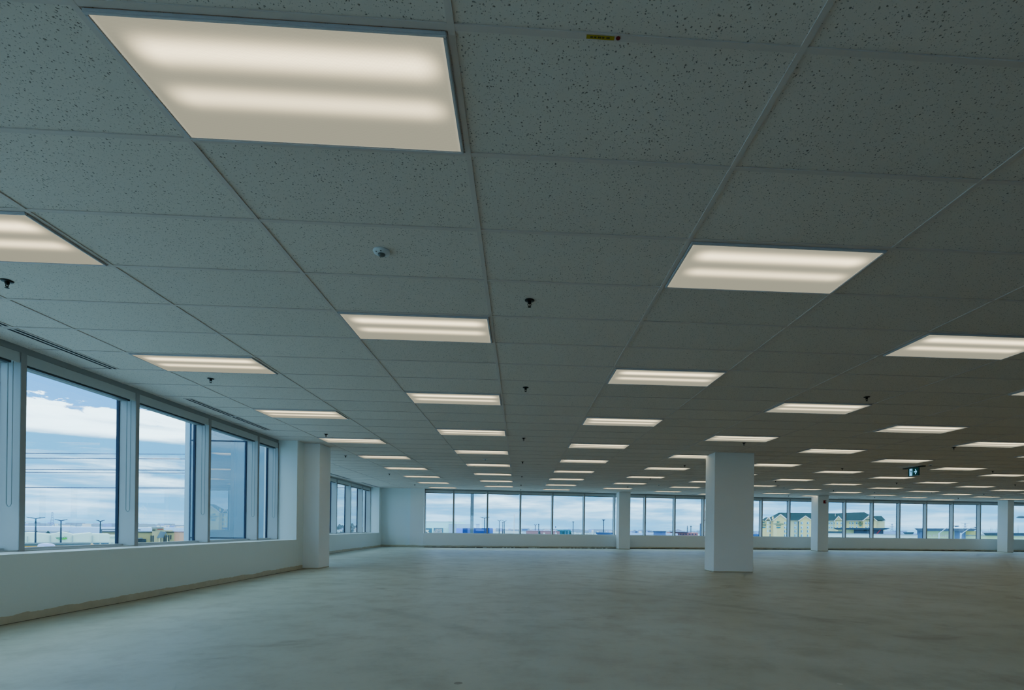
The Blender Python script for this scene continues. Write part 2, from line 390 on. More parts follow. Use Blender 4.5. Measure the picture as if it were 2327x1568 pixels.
# near wing: bays of 5 ft
AY = [-.05 + .0, 1.46, 2.99, 4.52, 6.075, 7.605, 8.42]
AL = ['near left window beside the camera, mostly cut off by the picture edge', 'near left window at the picture edge', 'near left window with blue sky and the lamp posts outside', 'near left window looking onto the brown restaurant', 'near left window facing the tinted glass wing', 'narrow last window of the near left wall']
BL = ['roller blind cassette above the near left window beside the camera', 'roller blind cassette above the cut off window at the left picture edge', 'roller blind cassette above the near left window with blue sky', 'roller blind cassette above the near left window showing the brown restaurant', 'roller blind cassette above the near left window facing the tinted glass wing', 'short roller blind cassette above the narrow last near left window']
for k in range(1, 6):
    window((XA, AY[k]), (XA, AY[k+1]), .2, AL[k], chain_z=EYE.z + .14, blind_label=BL[k], blind_group='roller blinds along the near left windows', endmull=(k == 5))
# the same wall behind the camera, one long strip of window
sm = MB()
yy = 1.46
while yy > BACK + .2:
    sm.box(XA - .2, XA + .005, yy - .029, yy + .029, SILLZ, HEADZ + .11); yy -= 1.525
sm.box(XA - .2, XA, BACK, 1.46, HEADZ + .0, CEIL + .02)
win_n[0] += 1
ws = struct(sm.build('window_%d' % win_n[0], 'mull'), 'long window strip of the left wall continuing behind the camera', 'window')
MB().face([(XA - .2, BACK, SILLZ), (XA - .2, 1.46, SILLZ), (XA - .2, 1.46, HEADZ), (XA - .2, BACK, HEADZ)]).build('pane', 'glass', ws)
# far wing left windows
BY = [9.4, 10.95, 12.5, 14.05, 15.16, 16.68, 18.21, 19.74, 20.9]
for k in range(8):
    vis = k >= 3
    window((XB, BY[k]), (XB, BY[k+1]), .2, ['%s window from the pier along the farther left wall' % ORD[k-3] if vis else '%s window of the farther left wall, hidden by the pier' % ORD[k]][0],
           blind_label=('roller blind cassette above the %s farther left window past the pier' % ORD[k-3]) if vis else None, blind_group='roller blinds along the farther left windows', endmull=(k == 7))
# far wall
FX = [-2.75, -1.493, .016, 1.509, 2.989, 4.475, 5.938, 7.436, 8.921, 10.397, 11.943, 13.519, 15.035, 16.549, 18.081, 19.606, 21.069, 22.548, 24.029, 25.567, 27.1, 28.6, 30.0]
FV = ['bay beside the far left pilaster', 'bay with the tall grey mast outside', 'bay with the white flagpole outside', 'bay showing the low red brick building', 'bay showing the teal building', 'bay with the single dark lamp post outside',
      'bay just past the first slim far column', 'bay showing the grey pavilion roof', 'bay showing the pyramid roof', 'bay hidden behind the wide column', 'bay partly hidden by the wide column on its left', 'bay with the big gable sign of the hotel', 'bay left of the strobe column showing the second gable', 'bay right behind the strobe column',
      'bay with the small green sign of the hotel', 'bay with the lattice tower and hotel roof end', 'bay with the tapered dark awning outside', 'bay with the fitness letters outside', 'bay with the curved lamp right of the letters', 'bay behind the last far column', 'bay beyond the last far column', 'bay beyond']
for k in range(len(FX) - 1):
    hidden = FX[k] > 28
    P = (FX[k], wy(FX[k])); Q = (FX[k+1], wy(FX[k+1]))
    window(P, Q, .2, 'far wall window beyond the right picture edge' if hidden else 'far wall window, ' + FV[k], blind_label=None if hidden or k == 9 else 'roller blind at the far wall, ' + FV[k], blind_group='roller blinds along the far wall', cas_gap=.02, mull_w=.062)

# ------------------------------------------------------------------ outside face of the far wing, seen through the near windows
fw = MB()
fw.box(-5.38, -3.63, 8.80, 8.98, -.4, 4.5)
wg = struct(fw.build('wall_outside', 'facade_frame'), 'pale aluminium outer wall of the far wing beyond the near left windows', 'wall')
MB().box(-5.245, -4.0 + .0, 8.785, 8.80, EYE.z - .27, EYE.z + 1.69).build('pane', 'spandrel', wg)
MB().box(-3.93, -3.66, 8.785, 8.80, EYE.z - .27, EYE.z + 1.69).build('pane', 'spandrel', wg)
MB().box(-5.245, -3.66, 8.785, 8.80, EYE.z + 1.72, 4.3).build('pane', 'spandrel', wg)
gk = MB()
for x in (-5.26, -3.965): gk.box(x - .011, x + .011, 8.775, 8.79, -.4, 4.3)
for z in (EYE.z - .285, EYE.z + 1.705): gk.box(-5.26, -3.64, 8.775, 8.79, z - .011, z + .011)
gk.build('gasket', 'gasket', wg)

# ------------------------------------------------------------------ ceiling lights
def make_light():
    r = empty('ceiling_light', (0, 0, CEIL))
    fr = MB(); a, b = .5925, .2885; t = .013
    for (x0, x1, y0, y1) in ((-a, a, -b, -b + t), (-a, a, b - t, b), (-a, -a + t, -b + t, b - t), (a - t, a, -b + t, b - t)):
        fr.box(x0, x1, y0, y1, -.012, .004)
    fr.build('frame', 'frame_white', r, bevel=.003)
    MB().box(-a + t, a - t, -b + t, b - t, -.007, .003).build('lens', 'lens', r)
    return r
proto_light = make_light(); used = [False]
line_no = {-2: 'line of lights nearest the left windows', 0: 'second line from the left windows', 2: 'third line from the left windows', 4: 'fourth line from the left windows', 6: 'fifth line from the left windows',
           8: 'sixth line from the left windows', 10: 'seventh line from the left windows', 12: 'eighth line from the left windows', 14: 'ninth line from the left windows', 16: 'tenth line from the left windows', 18: 'eleventh line from the left windows', 20: 'twelfth line from the left windows'}
LAMPS = []
for c in range(-2, 22, 2):
    n = 0
    r0 = -21 if c % 4 == 0 else -23
    for r in range(r0, 42, 4):
        x, y = (c + .5) * TX, (r + .5) * TY
        if y + TY / 2 + .5 > (wy(x) if x > -2.8 else 21.2): continue
        if x > 11 and y < 2.2: continue
        d = Vector((x, y, CEIL)) - EYE
        vis = False
        for sx in (-.6, .6):
            for sy in (-.3, .3):
                dd = d + Vector((sx, sy, 0)); dep = dd.dot(_f)
                if dep > .5:
                    px = PX + FPX * dd.dot(CR) / dep; py = PY - FPX * dd.dot(CU) / dep
                    if -20 < px < W + 20 and -20 < py < H: vis = True
        if not vis:
            LAMPS.append((x, y)); continue
        o = proto_light if not used[0] else copy_tree(proto_light); used[0] = True
        o.location = (x, y, CEIL)
        if c == 0 and n == 0: lab = 'largest lit ceiling light with ribbed lens, directly overhead at the top of the picture'
        else: lab = 'ceiling light, %s from the camera in the %s' % (ORD[n], line_no[c])
        tag(o, lab, 'ceiling light', 'lit recessed ceiling lights'); n += 1

# ------------------------------------------------------------------ sprinklers, sensors, slots, signs
def make_sprinkler():
    r = empty('ceiling_sprinkler', (0, 0, CEIL))
    MB().lathe([(.012, .0), (.036, -.001), (.034, -.006), (.014, -.009)], n=20).build('escutcheon', 'black', r, smooth=True)
    b = MB().lathe([(.0135, -.008), (.0135, -.022), (.011, -.026), (.006, -.029)], n=14)
    b.tube([(.011, 0, -.022), (.012, 0, -.034), (.006, 0, -.046)], .0026, 6); b.tube([(-.011, 0, -.022), (-.012, 0, -.034), (-.006, 0, -.046)], .0026, 6)
    b.tube([(0, 0, -.028), (0, 0, -.046)], .0016, 6)
    b.build('body', 'black', r)
    d = MB().lathe([(.006, -.045), (.0065, -.049), (.013, -.050), (.013, -.052)], n=14); d.build('deflector', 'black', r)
    return r
sp0 = make_sprinkler()
SPR = [(-2.14,1.51,'dark pendent sprinkler at the left picture edge below the cut off light'),(1.524,1.51,'dark pendent sprinkler below the big overhead light, nearest and largest'),
 (-2.13,3.94,'dark pendent sprinkler just below the first light over the near left windows'),(1.524,3.94,'dark pendent sprinkler beside the third light of the second line'),(5.77,3.94,'dark pendent sprinkler above a light to the right of the wide column'),
 (-2.12,7.57,'dark pendent sprinkler above the light near the left pier'),(1.527,7.52,'dark pendent sprinkler, third in the middle row from the camera'),(5.75,7.50,'dark pendent sprinkler over the top of the wide column'),(9.94,7.47,'dark pendent sprinkler above and right of the exit sign'),
 (-2.74,10.59,'dark pendent sprinkler right of the left pier top'),(1.527,11.08,'dark pendent sprinkler, fourth in the middle row from the camera'),(5.745,11.12,'dark pendent sprinkler left of the wide column top'),(9.97,11.1,'dark pendent sprinkler left of the exit sign'),(14.12,11.06,'dark pendent sprinkler right of the exit sign'),
 (-2.73,14.84,'dark pendent sprinkler ahead of the farther left windows, nearer of two'),(1.527,14.83,'dark pendent sprinkler, fifth in the middle row from the camera'),(5.75,14.78,'dark pendent sprinkler left of the wide column, between two lights'),(10.0,14.8,'dark pendent sprinkler just right of the wide column'),(14.17,14.74,'dark pendent sprinkler just below the exit sign'),(18.25,14.6,'dark pendent sprinkler near the right picture edge'),
 (-2.75,19.08,'dark pendent sprinkler ahead of the far left blank wall'),(1.51,18.3,'dark pendent sprinkler, sixth in the middle row from the camera'),(5.74,18.33,'dark pendent sprinkler above the first slim far column'),(10.0,18.3,'dark pendent sprinkler above the light left of the strobe column'),(14.15,18.3,'dark pendent sprinkler past the strobe column, above the light line'),(18.3,18.3,'dark pendent sprinkler above the fitness sign window'),
 (1.5,20.82,'dark pendent sprinkler closest to the far windows in the middle row'),(14.11,21.8,'dark pendent sprinkler at the far windows left of the strobe column'),(18.35,21.85,'dark pendent sprinkler at the far windows above the hotel roof end'),(22.22,21.5,'dark pendent sprinkler at the far windows left of the last column')]
for i, (x, y, lab) in enumerate(SPR):
    o = sp0 if i == 0 else copy_tree(sp0)
    o.location = (x, y, CEIL + .006 if False else CEIL + .005); tag(o, lab, 'sprinkler', 'pendent sprinklers in the ceiling')
    o.rotation_euler.z = .1 * ((i * 7) % 5 - 2)
def make_sensor():
    r = empty('ceiling_sensor', (0, 0, CEIL + .006))
    MB().lathe([(.050, 0), (.052, -.004), (.048, -.013), (.030, -.019), (.022, -.020)], n=32).build('housing', 'white_plastic', r, smooth=True)
    MB().lathe([(.022, -.019), (.0215, -.027), (.014, -.033), (.004, -.0345)], n=24).build('dome', 'sensor_lens', r, smooth=True)
    MB().lathe([(.0045, -.0165), (.0045, -.0185), (.001, -.019)], c=(.004, -.036, 0), n=12).build('eye', 'black', r)
    MB().lathe([(.0045, -.0165), (.0045, -.0182), (.001, -.0187)], c=(-.026, -.026, 0), n=12).build('button', 'sensor_lens', r)
    return r
ss0 = make_sensor()
SEN = [(.605,.89,'round white ceiling sensor with grey dome, large and close to the camera'),(.61,10.68,'small ceiling sensor between two lights of the second line, far off'),(.62,18.11,'small ceiling sensor between the last lights of the second line'),(6.67,17.16,'small ceiling sensor left of the wide column, above the far windows'),(11.56,17.27,'small ceiling sensor above the far windows left of the strobe column'),
       (16.28,18.89,'small ceiling sensor above the hotel roof end window'),(20.96,18.75,'small ceiling sensor left of the last far column'),(11.56,10.05,'small ceiling sensor just right of the exit sign')]
for i, (x, y, lab) in enumerate(SEN):
    o = ss0 if i == 0 else copy_tree(ss0)
    o.location = (x, y, CEIL + .006); tag(o, lab, 'sensor', 'round ceiling sensors')
def slot(x0, y0, x1, y1, lab):
    d = Vector((x1 - x0, y1 - y0, 0)); L = d.length; d.normalize(); n = Vector((-d.y, d.x, 0))
    r = empty('slot_vent', (x0, y0, CEIL)); tag(r, lab, 'air vent', 'linear slot vents in the ceiling'); O = Vector((0, 0, 0))
    MB().ob(O, d, n, 0, L, -.055, .055, .0, .0058).build('frame', 'tbar', r)
    for k in (-.026, .026): MB().ob(O, d, n, .02, L - .02, k - .014, k + .014, -.0012, .001).build('slot', 'slot', r)
slot(-2.99, 1.20, -2.99, 2.43, 'dark double slot vent at the left picture edge, cut off by it')
slot(-2.99, 2.46, -2.99, 3.66, 'dark double slot vent over the first full near left window')
slot(-3.02, 4.98, -3.02, 6.12, 'dark double slot vent over the near left windows, before the last one')
slot(-3.02, 6.14, -3.02, 7.28, 'dark double slot vent closest to the left pier')
slot(-4.68, 13.6, -4.68, 17.1, 'dark double slot vent right behind the left pier')
slot(-4.66, 18.46, -4.66, 20.87, 'dark double slot vent by the far left corner')
slot(3.66, 21.15, 4.86, 21.3, 'dark slot vent above the far windows left of the first slim column')
slot(8.7, 21.9, 9.9, 22.0, 'dark slot vent above the far windows left of the wide column')
slot(17.2, 22.9, 18.4, 23.0, 'dark slot vent above the far windows over the hotel roof end')
# exit sign, panel faces the left windows
r = empty('exit_sign', (11.52, 10.55, CEIL)); tag(r, 'dark green running man exit sign with white arrow hanging from the ceiling', 'exit sign')
MB().box(-.045, .045, -.34, .34, -.022, .005).build('mounting_plate', mat('exit_plate', rgb(70, 72, 66), .5), r)
MB().box(-.012, .012, -.17, .17, -.215, -.022).build('panel', 'exit_green', r)
fr = MB()
for (y0, y1, z0, z1) in ((-.178, -.170, -.220, -.02), (.170, .178, -.220, -.02), (-.178, .178, -.224, -.215)): fr.box(-.016, .016, y0, y1, z0, z1)
fr.build('edge_frame', mat('exit_edge', rgb(70, 100, 108), .3), r)
MB().box(-.0145, -.012, .040, .130, -.208, -.034).build('doorway', 'exit_white', r)
def flat(polys, x0, x1):
    mb = MB()
    for poly in polys:
        a = [mb.bm.verts.new((x0, p[0], p[1])) for p in poly]; b = [mb.bm.verts.new((x1, p[0], p[1])) for p in poly]
        mb.bm.faces.new(a); mb.bm.faces.new(b[::-1])
        for i in range(len(poly)): mb.bm.faces.new((a[i], b[i], b[(i+1) % len(poly)], a[(i+1) % len(poly)]))
    return mb
# y runs to the left in the picture, z up
head = [(.074 + .012 * math.cos(a * .7854), -.060 + .012 * math.sin(a * .7854)) for a in range(8)]
man = [head, [(.092, -.078), (.070, -.076), (.064, -.120), (.086, -.122)], [(.070, -.080), (.048, -.108), (.053, -.114), (.072, -.094)], [(.092, -.080), (.112, -.106), (.107, -.112), (.088, -.096)],
       [(.084, -.118), (.112, -.165), (.126, -.168), (.126, -.178), (.106, -.176), (.074, -.124)], [(.072, -.118), (.050, -.150), (.056, -.196), (.066, -.196), (.062, -.152), (.086, -.122)]]
flat(man, -.0165, -.0145).build('running_figure', 'exit_green', r)
flat([[(-.02, -.112), (-.02, -.132), (-.085, -.132), (-.085, -.112)], [(-.052, -.062), (-.075, -.062), (-.118, -.122), (-.075, -.182), (-.052, -.182), (-.092, -.122)]], -.0145, -.012).build('arrow', 'exit_white', r)
# red strobe on the column
r = empty('alarm_strobe_sign', (15.60, 21.36, EYE.z + 1.395)); tag(r, 'small red fire alarm strobe high on a slim far column', 'alarm strobe')
MB().box(-.062, .062, -.045, 0, -.072, .072).build('housing', 'strobe_red', r, bevel=.008)
MB().box(.012, .045, -.062, -.044, -.03, .04).build('lamp', 'white_plastic', r, bevel=.005)
# label tape and dot on the grid bar
r = empty('label_tape_sign', (1.727, -.6096, CEIL)); tag(r, 'narrow yellow printed label tape stuck on the ceiling grid bar', 'label')
MB().box(-.048, .048, -.007, .007, -.0012, 0).build('tape', 'yellow', r)
ik = MB()
for (a, b) in ((-.034, -.026), (-.022, -.013), (-.008, .003), (.006, .014), (.021, .033)):
    n = 3
    for q in range(n):
        xa = a + (b - a) * q / n; ik.box(xa, xa + (b - a) / n * .72, -.0035, .0025, -.0016, -.0011)
ik.build('print', 'ink', r)
o = MB().lathe([(.0075, 0), (.0075, -.0012), (.006, -.0016)], n=20).build('round_sticker_sign', 'red', loc=(1.788, -.611, CEIL)); tag(o, 'small round dark red sticker beside the yellow label', 'sticker')

# lamps of the fixtures behind the camera (their housings are out of the picture)
for (x, y) in LAMPS:
    if y < BACK + 1 or (x > 4 and y < 1): continue
    l = bpy.data.lights.new('fluorescent_lamp', 'AREA'); l.shape = 'RECTANGLE'; l.size = 1.16; l.size_y = .55; l.color = (1, .86, .55)
    l.energy = 1.0 * 1.16 * .55 * math.pi * 1.0
    lo = bpy.data.objects.new('fluorescent_lamp', l); COL.objects.link(lo); lo.location = (x, y, CEIL - .01)

# ------------------------------------------------------------------ outside
gm, t, p = new_mat('asphalt_and_lots')
P = t.pos()
base = t.mix(t.ramp(t.noise(P, .012, 4), .4, .6), rgb(150, 172, 182), rgb(166, 186, 192))
base = t.mix(t.math('MULTIPLY', t.ramp(t.noise(P, .05, 4), .5, .7), .4), base, rgb(140, 156, 150))
t.l.new(base, p.inputs['Base Color']); p.inputs['Roughness'].default_value = .9
struct(MB().box(-2600, 2600, -400, 3200, GZ - 1, GZ).build('ground', gm), 'grey asphalt lots and flat land outside the windows', 'ground')
AGX = [(0, 0), (5, .003), (11, .006), (18, .01), (32, .02), (42, .03), (51, .04), (58, .05), (76, .08), (96, .12), (118, .18), (136, .25), (153, .35), (170, .5), (189, .8), (202, 1.2), (217, 2.0), (227, 3.0), (256, 4.0)]
def scene_lin(v):                       # scene light that the film curve shows as value v
    for (a, p), (b, q) in zip(AGX, AGX[1:]):
        if v <= b: return p + (q - p) * (v - a) / (b - a)
OUT = (1.05, 1.42, 1.55)                 # daylight falling on upright faces outside
def em(name, r, g_, b, rough=.7):  # outdoor colours come with distance haze already mixed in
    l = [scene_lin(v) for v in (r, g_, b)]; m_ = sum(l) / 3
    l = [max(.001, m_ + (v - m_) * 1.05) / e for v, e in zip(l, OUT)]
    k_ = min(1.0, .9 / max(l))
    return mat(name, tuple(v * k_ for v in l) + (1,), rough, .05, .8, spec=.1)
class Site:
    """a vertical plane facing the room, dist metres away, through picture column px"""
    def __init__(s, px, dist, turn=0.0):
        d = ray(px, PY); d.z = 0; d.normalize(); s.O = EYE + d * dist; s.O.z = GZ
        s.n = Vector((d.x * math.cos(turn) - d.y * math.sin(turn), d.x * math.sin(turn) + d.y * math.cos(turn), 0)); s.r = Vector((s.n.y, -s.n.x, 0))
        s.rz = math.atan2(s.r.y, s.r.x)
    def p(s, px, py, dy=0.0):
        d = ray(px, py); tt = ((s.O - EYE).dot(s.n) + dy) / d.dot(s.n); q = EYE + d * tt - s.O
        return (q.dot(s.r), q.z)
    def x(s, px, dy=0.0): return s.p(px, 1210, dy)[0]
    def root(s, name, label, cat, group=None):
        o = empty(name, s.O, s.rz); tag(o, label, cat, group); return o
    def poly(s, pts, y0, y1, mb=None, ground=False):
        q = [s.p(a, b, y0) for a, b in pts]
        return (mb or MB()).prism(q, y0, y1)
    def rect(s, x0, y0_, x1, y1_, d0, d1, mb=None, ground=False):
        a = s.p(x0, y0_, d0); b = s.p(x1, y1_, d0)
        return (mb or MB()).box(min(a[0], b[0]), max(a[0], b[0]), d0, d1, 0 if ground else min(a[1], b[1]), max(a[1], b[1]))
def text(body, m, parent, site, cx, cy, wpx, hpx, dy, ext=.05):
    cu = bpy.data.curves.new('lettering', 'FONT'); cu.body = body; cu.align_x = 'CENTER'; cu.align_y = 'CENTER'; cu.extrude = ext; cu.offset = .012
    tmp = bpy.data.objects.new('lettering_curve', cu); COL.objects.link(tmp)
    me = bpy.data.meshes.new_from_object(tmp); bpy.data.objects.remove(tmp); me.materials.clear(); me.materials.append(m)
    xs = [v.co.x for v in me.vertices]; ys = [v.co.y for v in me.vertices]
    a, b = site.p(cx - wpx / 2, cy, dy), site.p(cx + wpx / 2, cy, dy); c = site.p(cx, cy, dy); hh = site.p(cx, cy - hpx / 2, dy)[1] - site.p(cx, cy + hpx / 2, dy)[1]
    kx = (b[0] - a[0]) / (max(xs) - min(xs)); ky = hh / (max(ys) - min(ys)); mx = (max(xs) + min(xs)) / 2; my = (max(ys) + min(ys)) / 2
    for v in me.vertices: v.co = ((v.co.x - mx) * kx, -v.co.z, (v.co.y - my) * ky)
    o = bpy.data.objects.new('lettering', me); COL.objects.link(o); o.parent = parent; o.location = (c[0], dy, c[1])
    return o
dk = em('dark_pole_paint', 44, 70, 96); lampg = em('lamp_grey', 96, 120, 138)
def lamp_post(px, ytop, ybot, dist, wid, label, kind='double', m=dk, group='parking lot lamp posts', rad=None, head_px=3):
    s = Site(px, dist); r = s.root('lamp_post', label, 'lamp post', group)
    zt = s.p(px, ytop)[1]; rr = rad or dist * 1.3 / FPX
    MB().tube([(0, 0, 0), (0, 0, zt)], rr, 8, rr * .7).build('pole', m, r)
    hw = wid * dist / FPX; hh = dist * 1.6 / FPX
    if kind == 'double':
        MB().tube([(-hw * .55, 0, zt + hh * .7), (0, 0, zt - .05), (hw * .55, 0, zt + hh * .7)], rr * .6, 6).build('arm', m, r)
        for sg in (-1, 1):
            MB().prism([(sg * hw * .35, zt + hh * .2), (sg * hw * 1.0, zt + hh * .9), (sg * hw * 1.0, zt + hh * 1.5), (sg * hw * .35, zt + hh * .9)], -hh, hh).build('lamp_head', m, r)
    else:
        MB().box(-hw, hw, -hw * .7, hw * .7, zt - hh * .2, zt + hh * .9).build('lamp_head', m, r)
        MB().box(-hw * .4, hw * .4, -hw * .3, hw * .3, zt - hh * .9, zt - hh * .2).build('lamp_neck', m, r)
    return r
lamp_post(81, 1178, 1237, 170, 11, 'tall twin head lamp post in front of the pale store, leftmost')
lamp_post(138.5, 1183, 1237, 195, 8, 'twin head lamp post in front of the green store lettering')
lamp_post(228, 1184.5, 1240, 215, 6, 'twin head lamp post by the right end of the pale store')
lamp_post(1101, 1177, 1213, 95, 10.5, 'wide twin arm lamp post in front of the blue store')
lamp_post(1134.5, 1183.5, 1213, 140, 5.5, 'twin head lamp post right of the far mullion, taller of the close group')
lamp_post(1142.5, 1188, 1213, 170, 2, 'short lamp post between two twin head posts', 'single')
lamp_post(1146, 1185, 1213, 165, 5, 'twin head lamp post left of the white flagpole')
lamp_post(1224, 1192, 1213, 222, 1.4, 'thin lamp post above the red brick building', 'single', lampg)
lamp_post(1216.5, 1193.5, 1213, 260, 3, 'thin grey twin lamp post left of the small fir tree', 'double', lampg)
lamp_post(1302.5, 1186.5, 1213, 200, 2.2, 'lamp post right of the teal building', 'single', lampg)
lamp_post(1371.5, 1182, 1214, 118, 3.6, 'dark lamp post with flat square head behind the blue canopy', 'single')
lamp_post(1570, 1196.5, 1213, 260, 2, 'thin lamp post above the brick office right end', 'single', lampg)
lamp_post(1562, 1195.5, 1213, 300, .5, 'thin bare pole beside the lamp above the brick office', 'single', lampg)
# tall mast and flagpole
s = Site(1072.3, 45); o = MB().box(-.14, .14, -.14, .14, 0, 15).build('tall_mast', em('mast_grey', 88, 118, 130), loc=s.O); o.rotation_euler.z = s.rz; tag(o, 'tall grey square mast standing outside the second far window', 'mast')
s = Site(1168, 120); o = MB().tube([(0, 0, 0), (0, 0, s.p(1168, 1168)[1])], .11, 8, .06).build('flagpole', em('flagpole_white', 236, 240, 240), loc=s.O); tag(o, 'white flagpole without a flag beyond the third far window', 'flagpole')

s = Site(742, 110); o = s.root('pale_shed', 'plain pale wall of a shed outside the farther left windows', 'building'); s.rect(700, 1182.5, 757, 1240, 0, 8, ground=True).build('wall', em('shed_pale_green', 160, 182, 186), o); s.rect(699, 1181.5, 758, 1183, -.2, 8.2).build('roof_edge', em('shed_edge', 140, 164, 172), o)
def dense_tree(px, ytop, w, dist, label):
    s = Site(px, dist); r = s.root('dense_tree', label, 'tree', 'dense dark trees outside the farther left windows'); z1 = s.p(px, ytop)[1]; hw = w * dist / FPX; rnd = random.Random(int(px)); mb = MB()
    for k in range(60):
        q = (rnd.uniform(-1, 1) * hw, rnd.uniform(-.7, .7) * hw, z1 * rnd.uniform(.25, .93)); rad = hw * rnd.uniform(.22, .4); pr = [(rad * math.sin(math.pi * (i + .5) / 6) * rnd.uniform(.8, 1.15), -rad * math.cos(math.pi * (i + .5) / 6)) for i in range(6)]
        mb.lathe([(a, b) for a, b in pr], c=q, n=7)
    mb.build('foliage', em('dark_foliage', 26, 84, 104, .9), r); MB().tube([(0, 0, 0), (0, 0, z1 * .4)], hw * .1, 6).build('trunk', em('bark', 80, 80, 78), r)
dense_tree(778, 1185, 9.5, 90, 'dark dense tree in the middle farther left window'); dense_tree(806, 1177, 9, 96, 'taller dark dense tree in the last but one farther left window')
# --- left: pale store with green lettering
s = Site(150, 200)
st = s.root('store_building', 'long pale grey store with arched parapets and green lettering', 'building')
pale = em('pale_stucco', 194, 207, 205); pale2 = em('pale_stucco_shade', 164, 184, 186)
s.poly([(46, 1252), (46, 1212), (52, 1211.5), (60, 1210.5), (76, 1211), (92, 1213), (112, 1214.5), (124, 1213), (132, 1210.5), (140, 1209.5), (150, 1210.5), (160, 1213), (166, 1214.8), (186, 1213), (208, 1211), (210, 1213.5), (249, 1213.8), (249, 1252)], 0, 14).build('wall', pale, st)
for x in (62, 114, 165, 210): s.rect(x - 1.2, 1217 if x != 62 else 1219, x + 1.2, 1236, -.5, 0).build('pilaster', pale2, st)
s.rect(46, 1232.5, 248, 1234, -.4, 0).build('ledge', pale2, st)
gl = em('store_glass', 70, 120, 142, .3)
for (a, b) in ((130, 165), (168, 184), (188, 206), (210, 226), (230, 247)): s.rect(a, 1233.5 if a < 200 else 1232.8, b, 1243, -.3, 0).build('shop_window', gl, st)
text('wasabi', em('green_letters', 10, 150, 120), st, s, 139.8, 1221.8, 26, 7, -.3)
a = s.p(131, 1226.6); b = s.p(152, 1225.2); MB().prism([(a[0], a[1]), (a[0] + 1.5, a[1] + .1), (b[0], b[1]), (b[0], b[1] + .35), (a[0] + 1.6, a[1] + .55)], -.5, -.2).build('underline', em('green_swoosh', 30, 190, 90), st)
st2 = Site(228, 203); o = st2.root('annex_building', 'small pale annex at the right end of the pale store', 'building')
st2.rect(249, 1216, 270, 1246, 0, 8, ground=True).build('wall', pale, o); st2.rect(251, 1219.5, 268, 1222, -.3, 0).build('ledge', pale2, o)
st2.rect(252, 1233, 258, 1240, -.2, 0).build('door', pale2, o)
# yellow walled low building in front, with white rounded canopy
s = Site(130, 150); o = s.root('low_building', 'low building with a yellow fascia below the pale store', 'building')
s.rect(40, 1238.6, 213, 1262, 0, 6, ground=True).build('wall', em('cream_fascia', 214, 198, 140), o)
s.rect(40, 1236.2, 206, 1238.9, -.2, 6.2).build('roof', em('dark_roof_edge', 74, 108, 118), o)
s = Site(105, 135); arch = [(84.5 + 41.5 * (.5 - .5 * math.cos(math.pi * k / 12)), 1243.5 - 7.8 * math.sin(math.pi * k / 12) ** .6) for k in range(13)]
o = s.root('rounded_canopy', 'white rounded canopy roof in front of the yellow fascia', 'canopy')
s.poly([(84.5, 1250)] + arch + [(126, 1250)], 0, 4).build('roof', em('white_canopy', 206, 216, 228), o)
s.rect(84.5, 1250, 126, 1262, .2, 3.8, ground=True).build('wall', em('canopy_wall', 180, 190, 200), o)
for y in (1241, 1244.5): s.rect(101, y - .45, 121, y + .45, -.1, 0).build('lettering', em('canopy_letters', 150, 170, 196), o)
# grey warehouse roofs behind
s = Site(180, 420); o = s.root('warehouse_building', 'very long flat grey warehouse behind the pale store', 'building')
s.poly([(-60, 1240), (-60, 1195.5), (160, 1197.6), (420, 1200.3), (420, 1240)], 0, 60).build('wall', em('warehouse_grey', 176, 196, 206), o)
s.poly([(40, 1240), (40, 1205.5), (155, 1208), (155, 1240)], -40, 0).build('annex', em('warehouse_grey_dark', 150, 172, 182), o)
# trees and masts at left
def fir(px, ytop, ybot, dist, w, label, col=(40, 84, 92), group='small trees outside'):
    s = Site(px, dist); z1 = s.p(px, ytop)[1]; z0 = max(0, s.p(px, ybot)[1]); hw = w * dist / FPX
    r = s.root('small_tree', label, 'tree', group); rnd = random.Random(int(px))
    mb = MB(); hgt = z1 - z0
    for k in range(7):
        f0 = k / 7.0; zz = z0 + hgt * f0; rad = hw * (1 - f0) * (.85 + .3 * rnd.random())
        n = 11; ring = []
        for i in range(n):
            a = 2 * math.pi * i / n; q = rad * (1.0 if i % 2 else .68) * (.85 + .3 * rnd.random()); ring.append((q * math.cos(a), q * math.sin(a), zz - hgt * .02 * rnd.random()))
        top = (0, 0, min(z1, zz + hgt * .26))
        for i in range(n): mb.face([ring[i], ring[(i+1) % n], top])
    mb.build('foliage', em('foliage', *col, .9), r)
    MB().tube([(0, 0, 0), (0, 0, z0 + .3 * hgt)], max(.06, hw * .12), 6).build('trunk', em('bark', 80, 80, 78), r)
fir(109.5, 1206, 1213.5, 260, 5, 'dark pointed tree top behind the pale store')
fir(84, 1206.5, 1211, 300, 2.6, 'small round dark tree top left of the pointed tree')
fir(1226.5, 1204, 1213.5, 180, 3.2, 'small fir tree in front of the red brick building')
fir(1280, 1205.5, 1213.5, 170, 2.6, 'fir tree in front of the teal building wall')
fir(1297, 1206.5, 1213.8, 150, 3.0, 'dark fir tree at the right end of the teal building', (34, 78, 80))
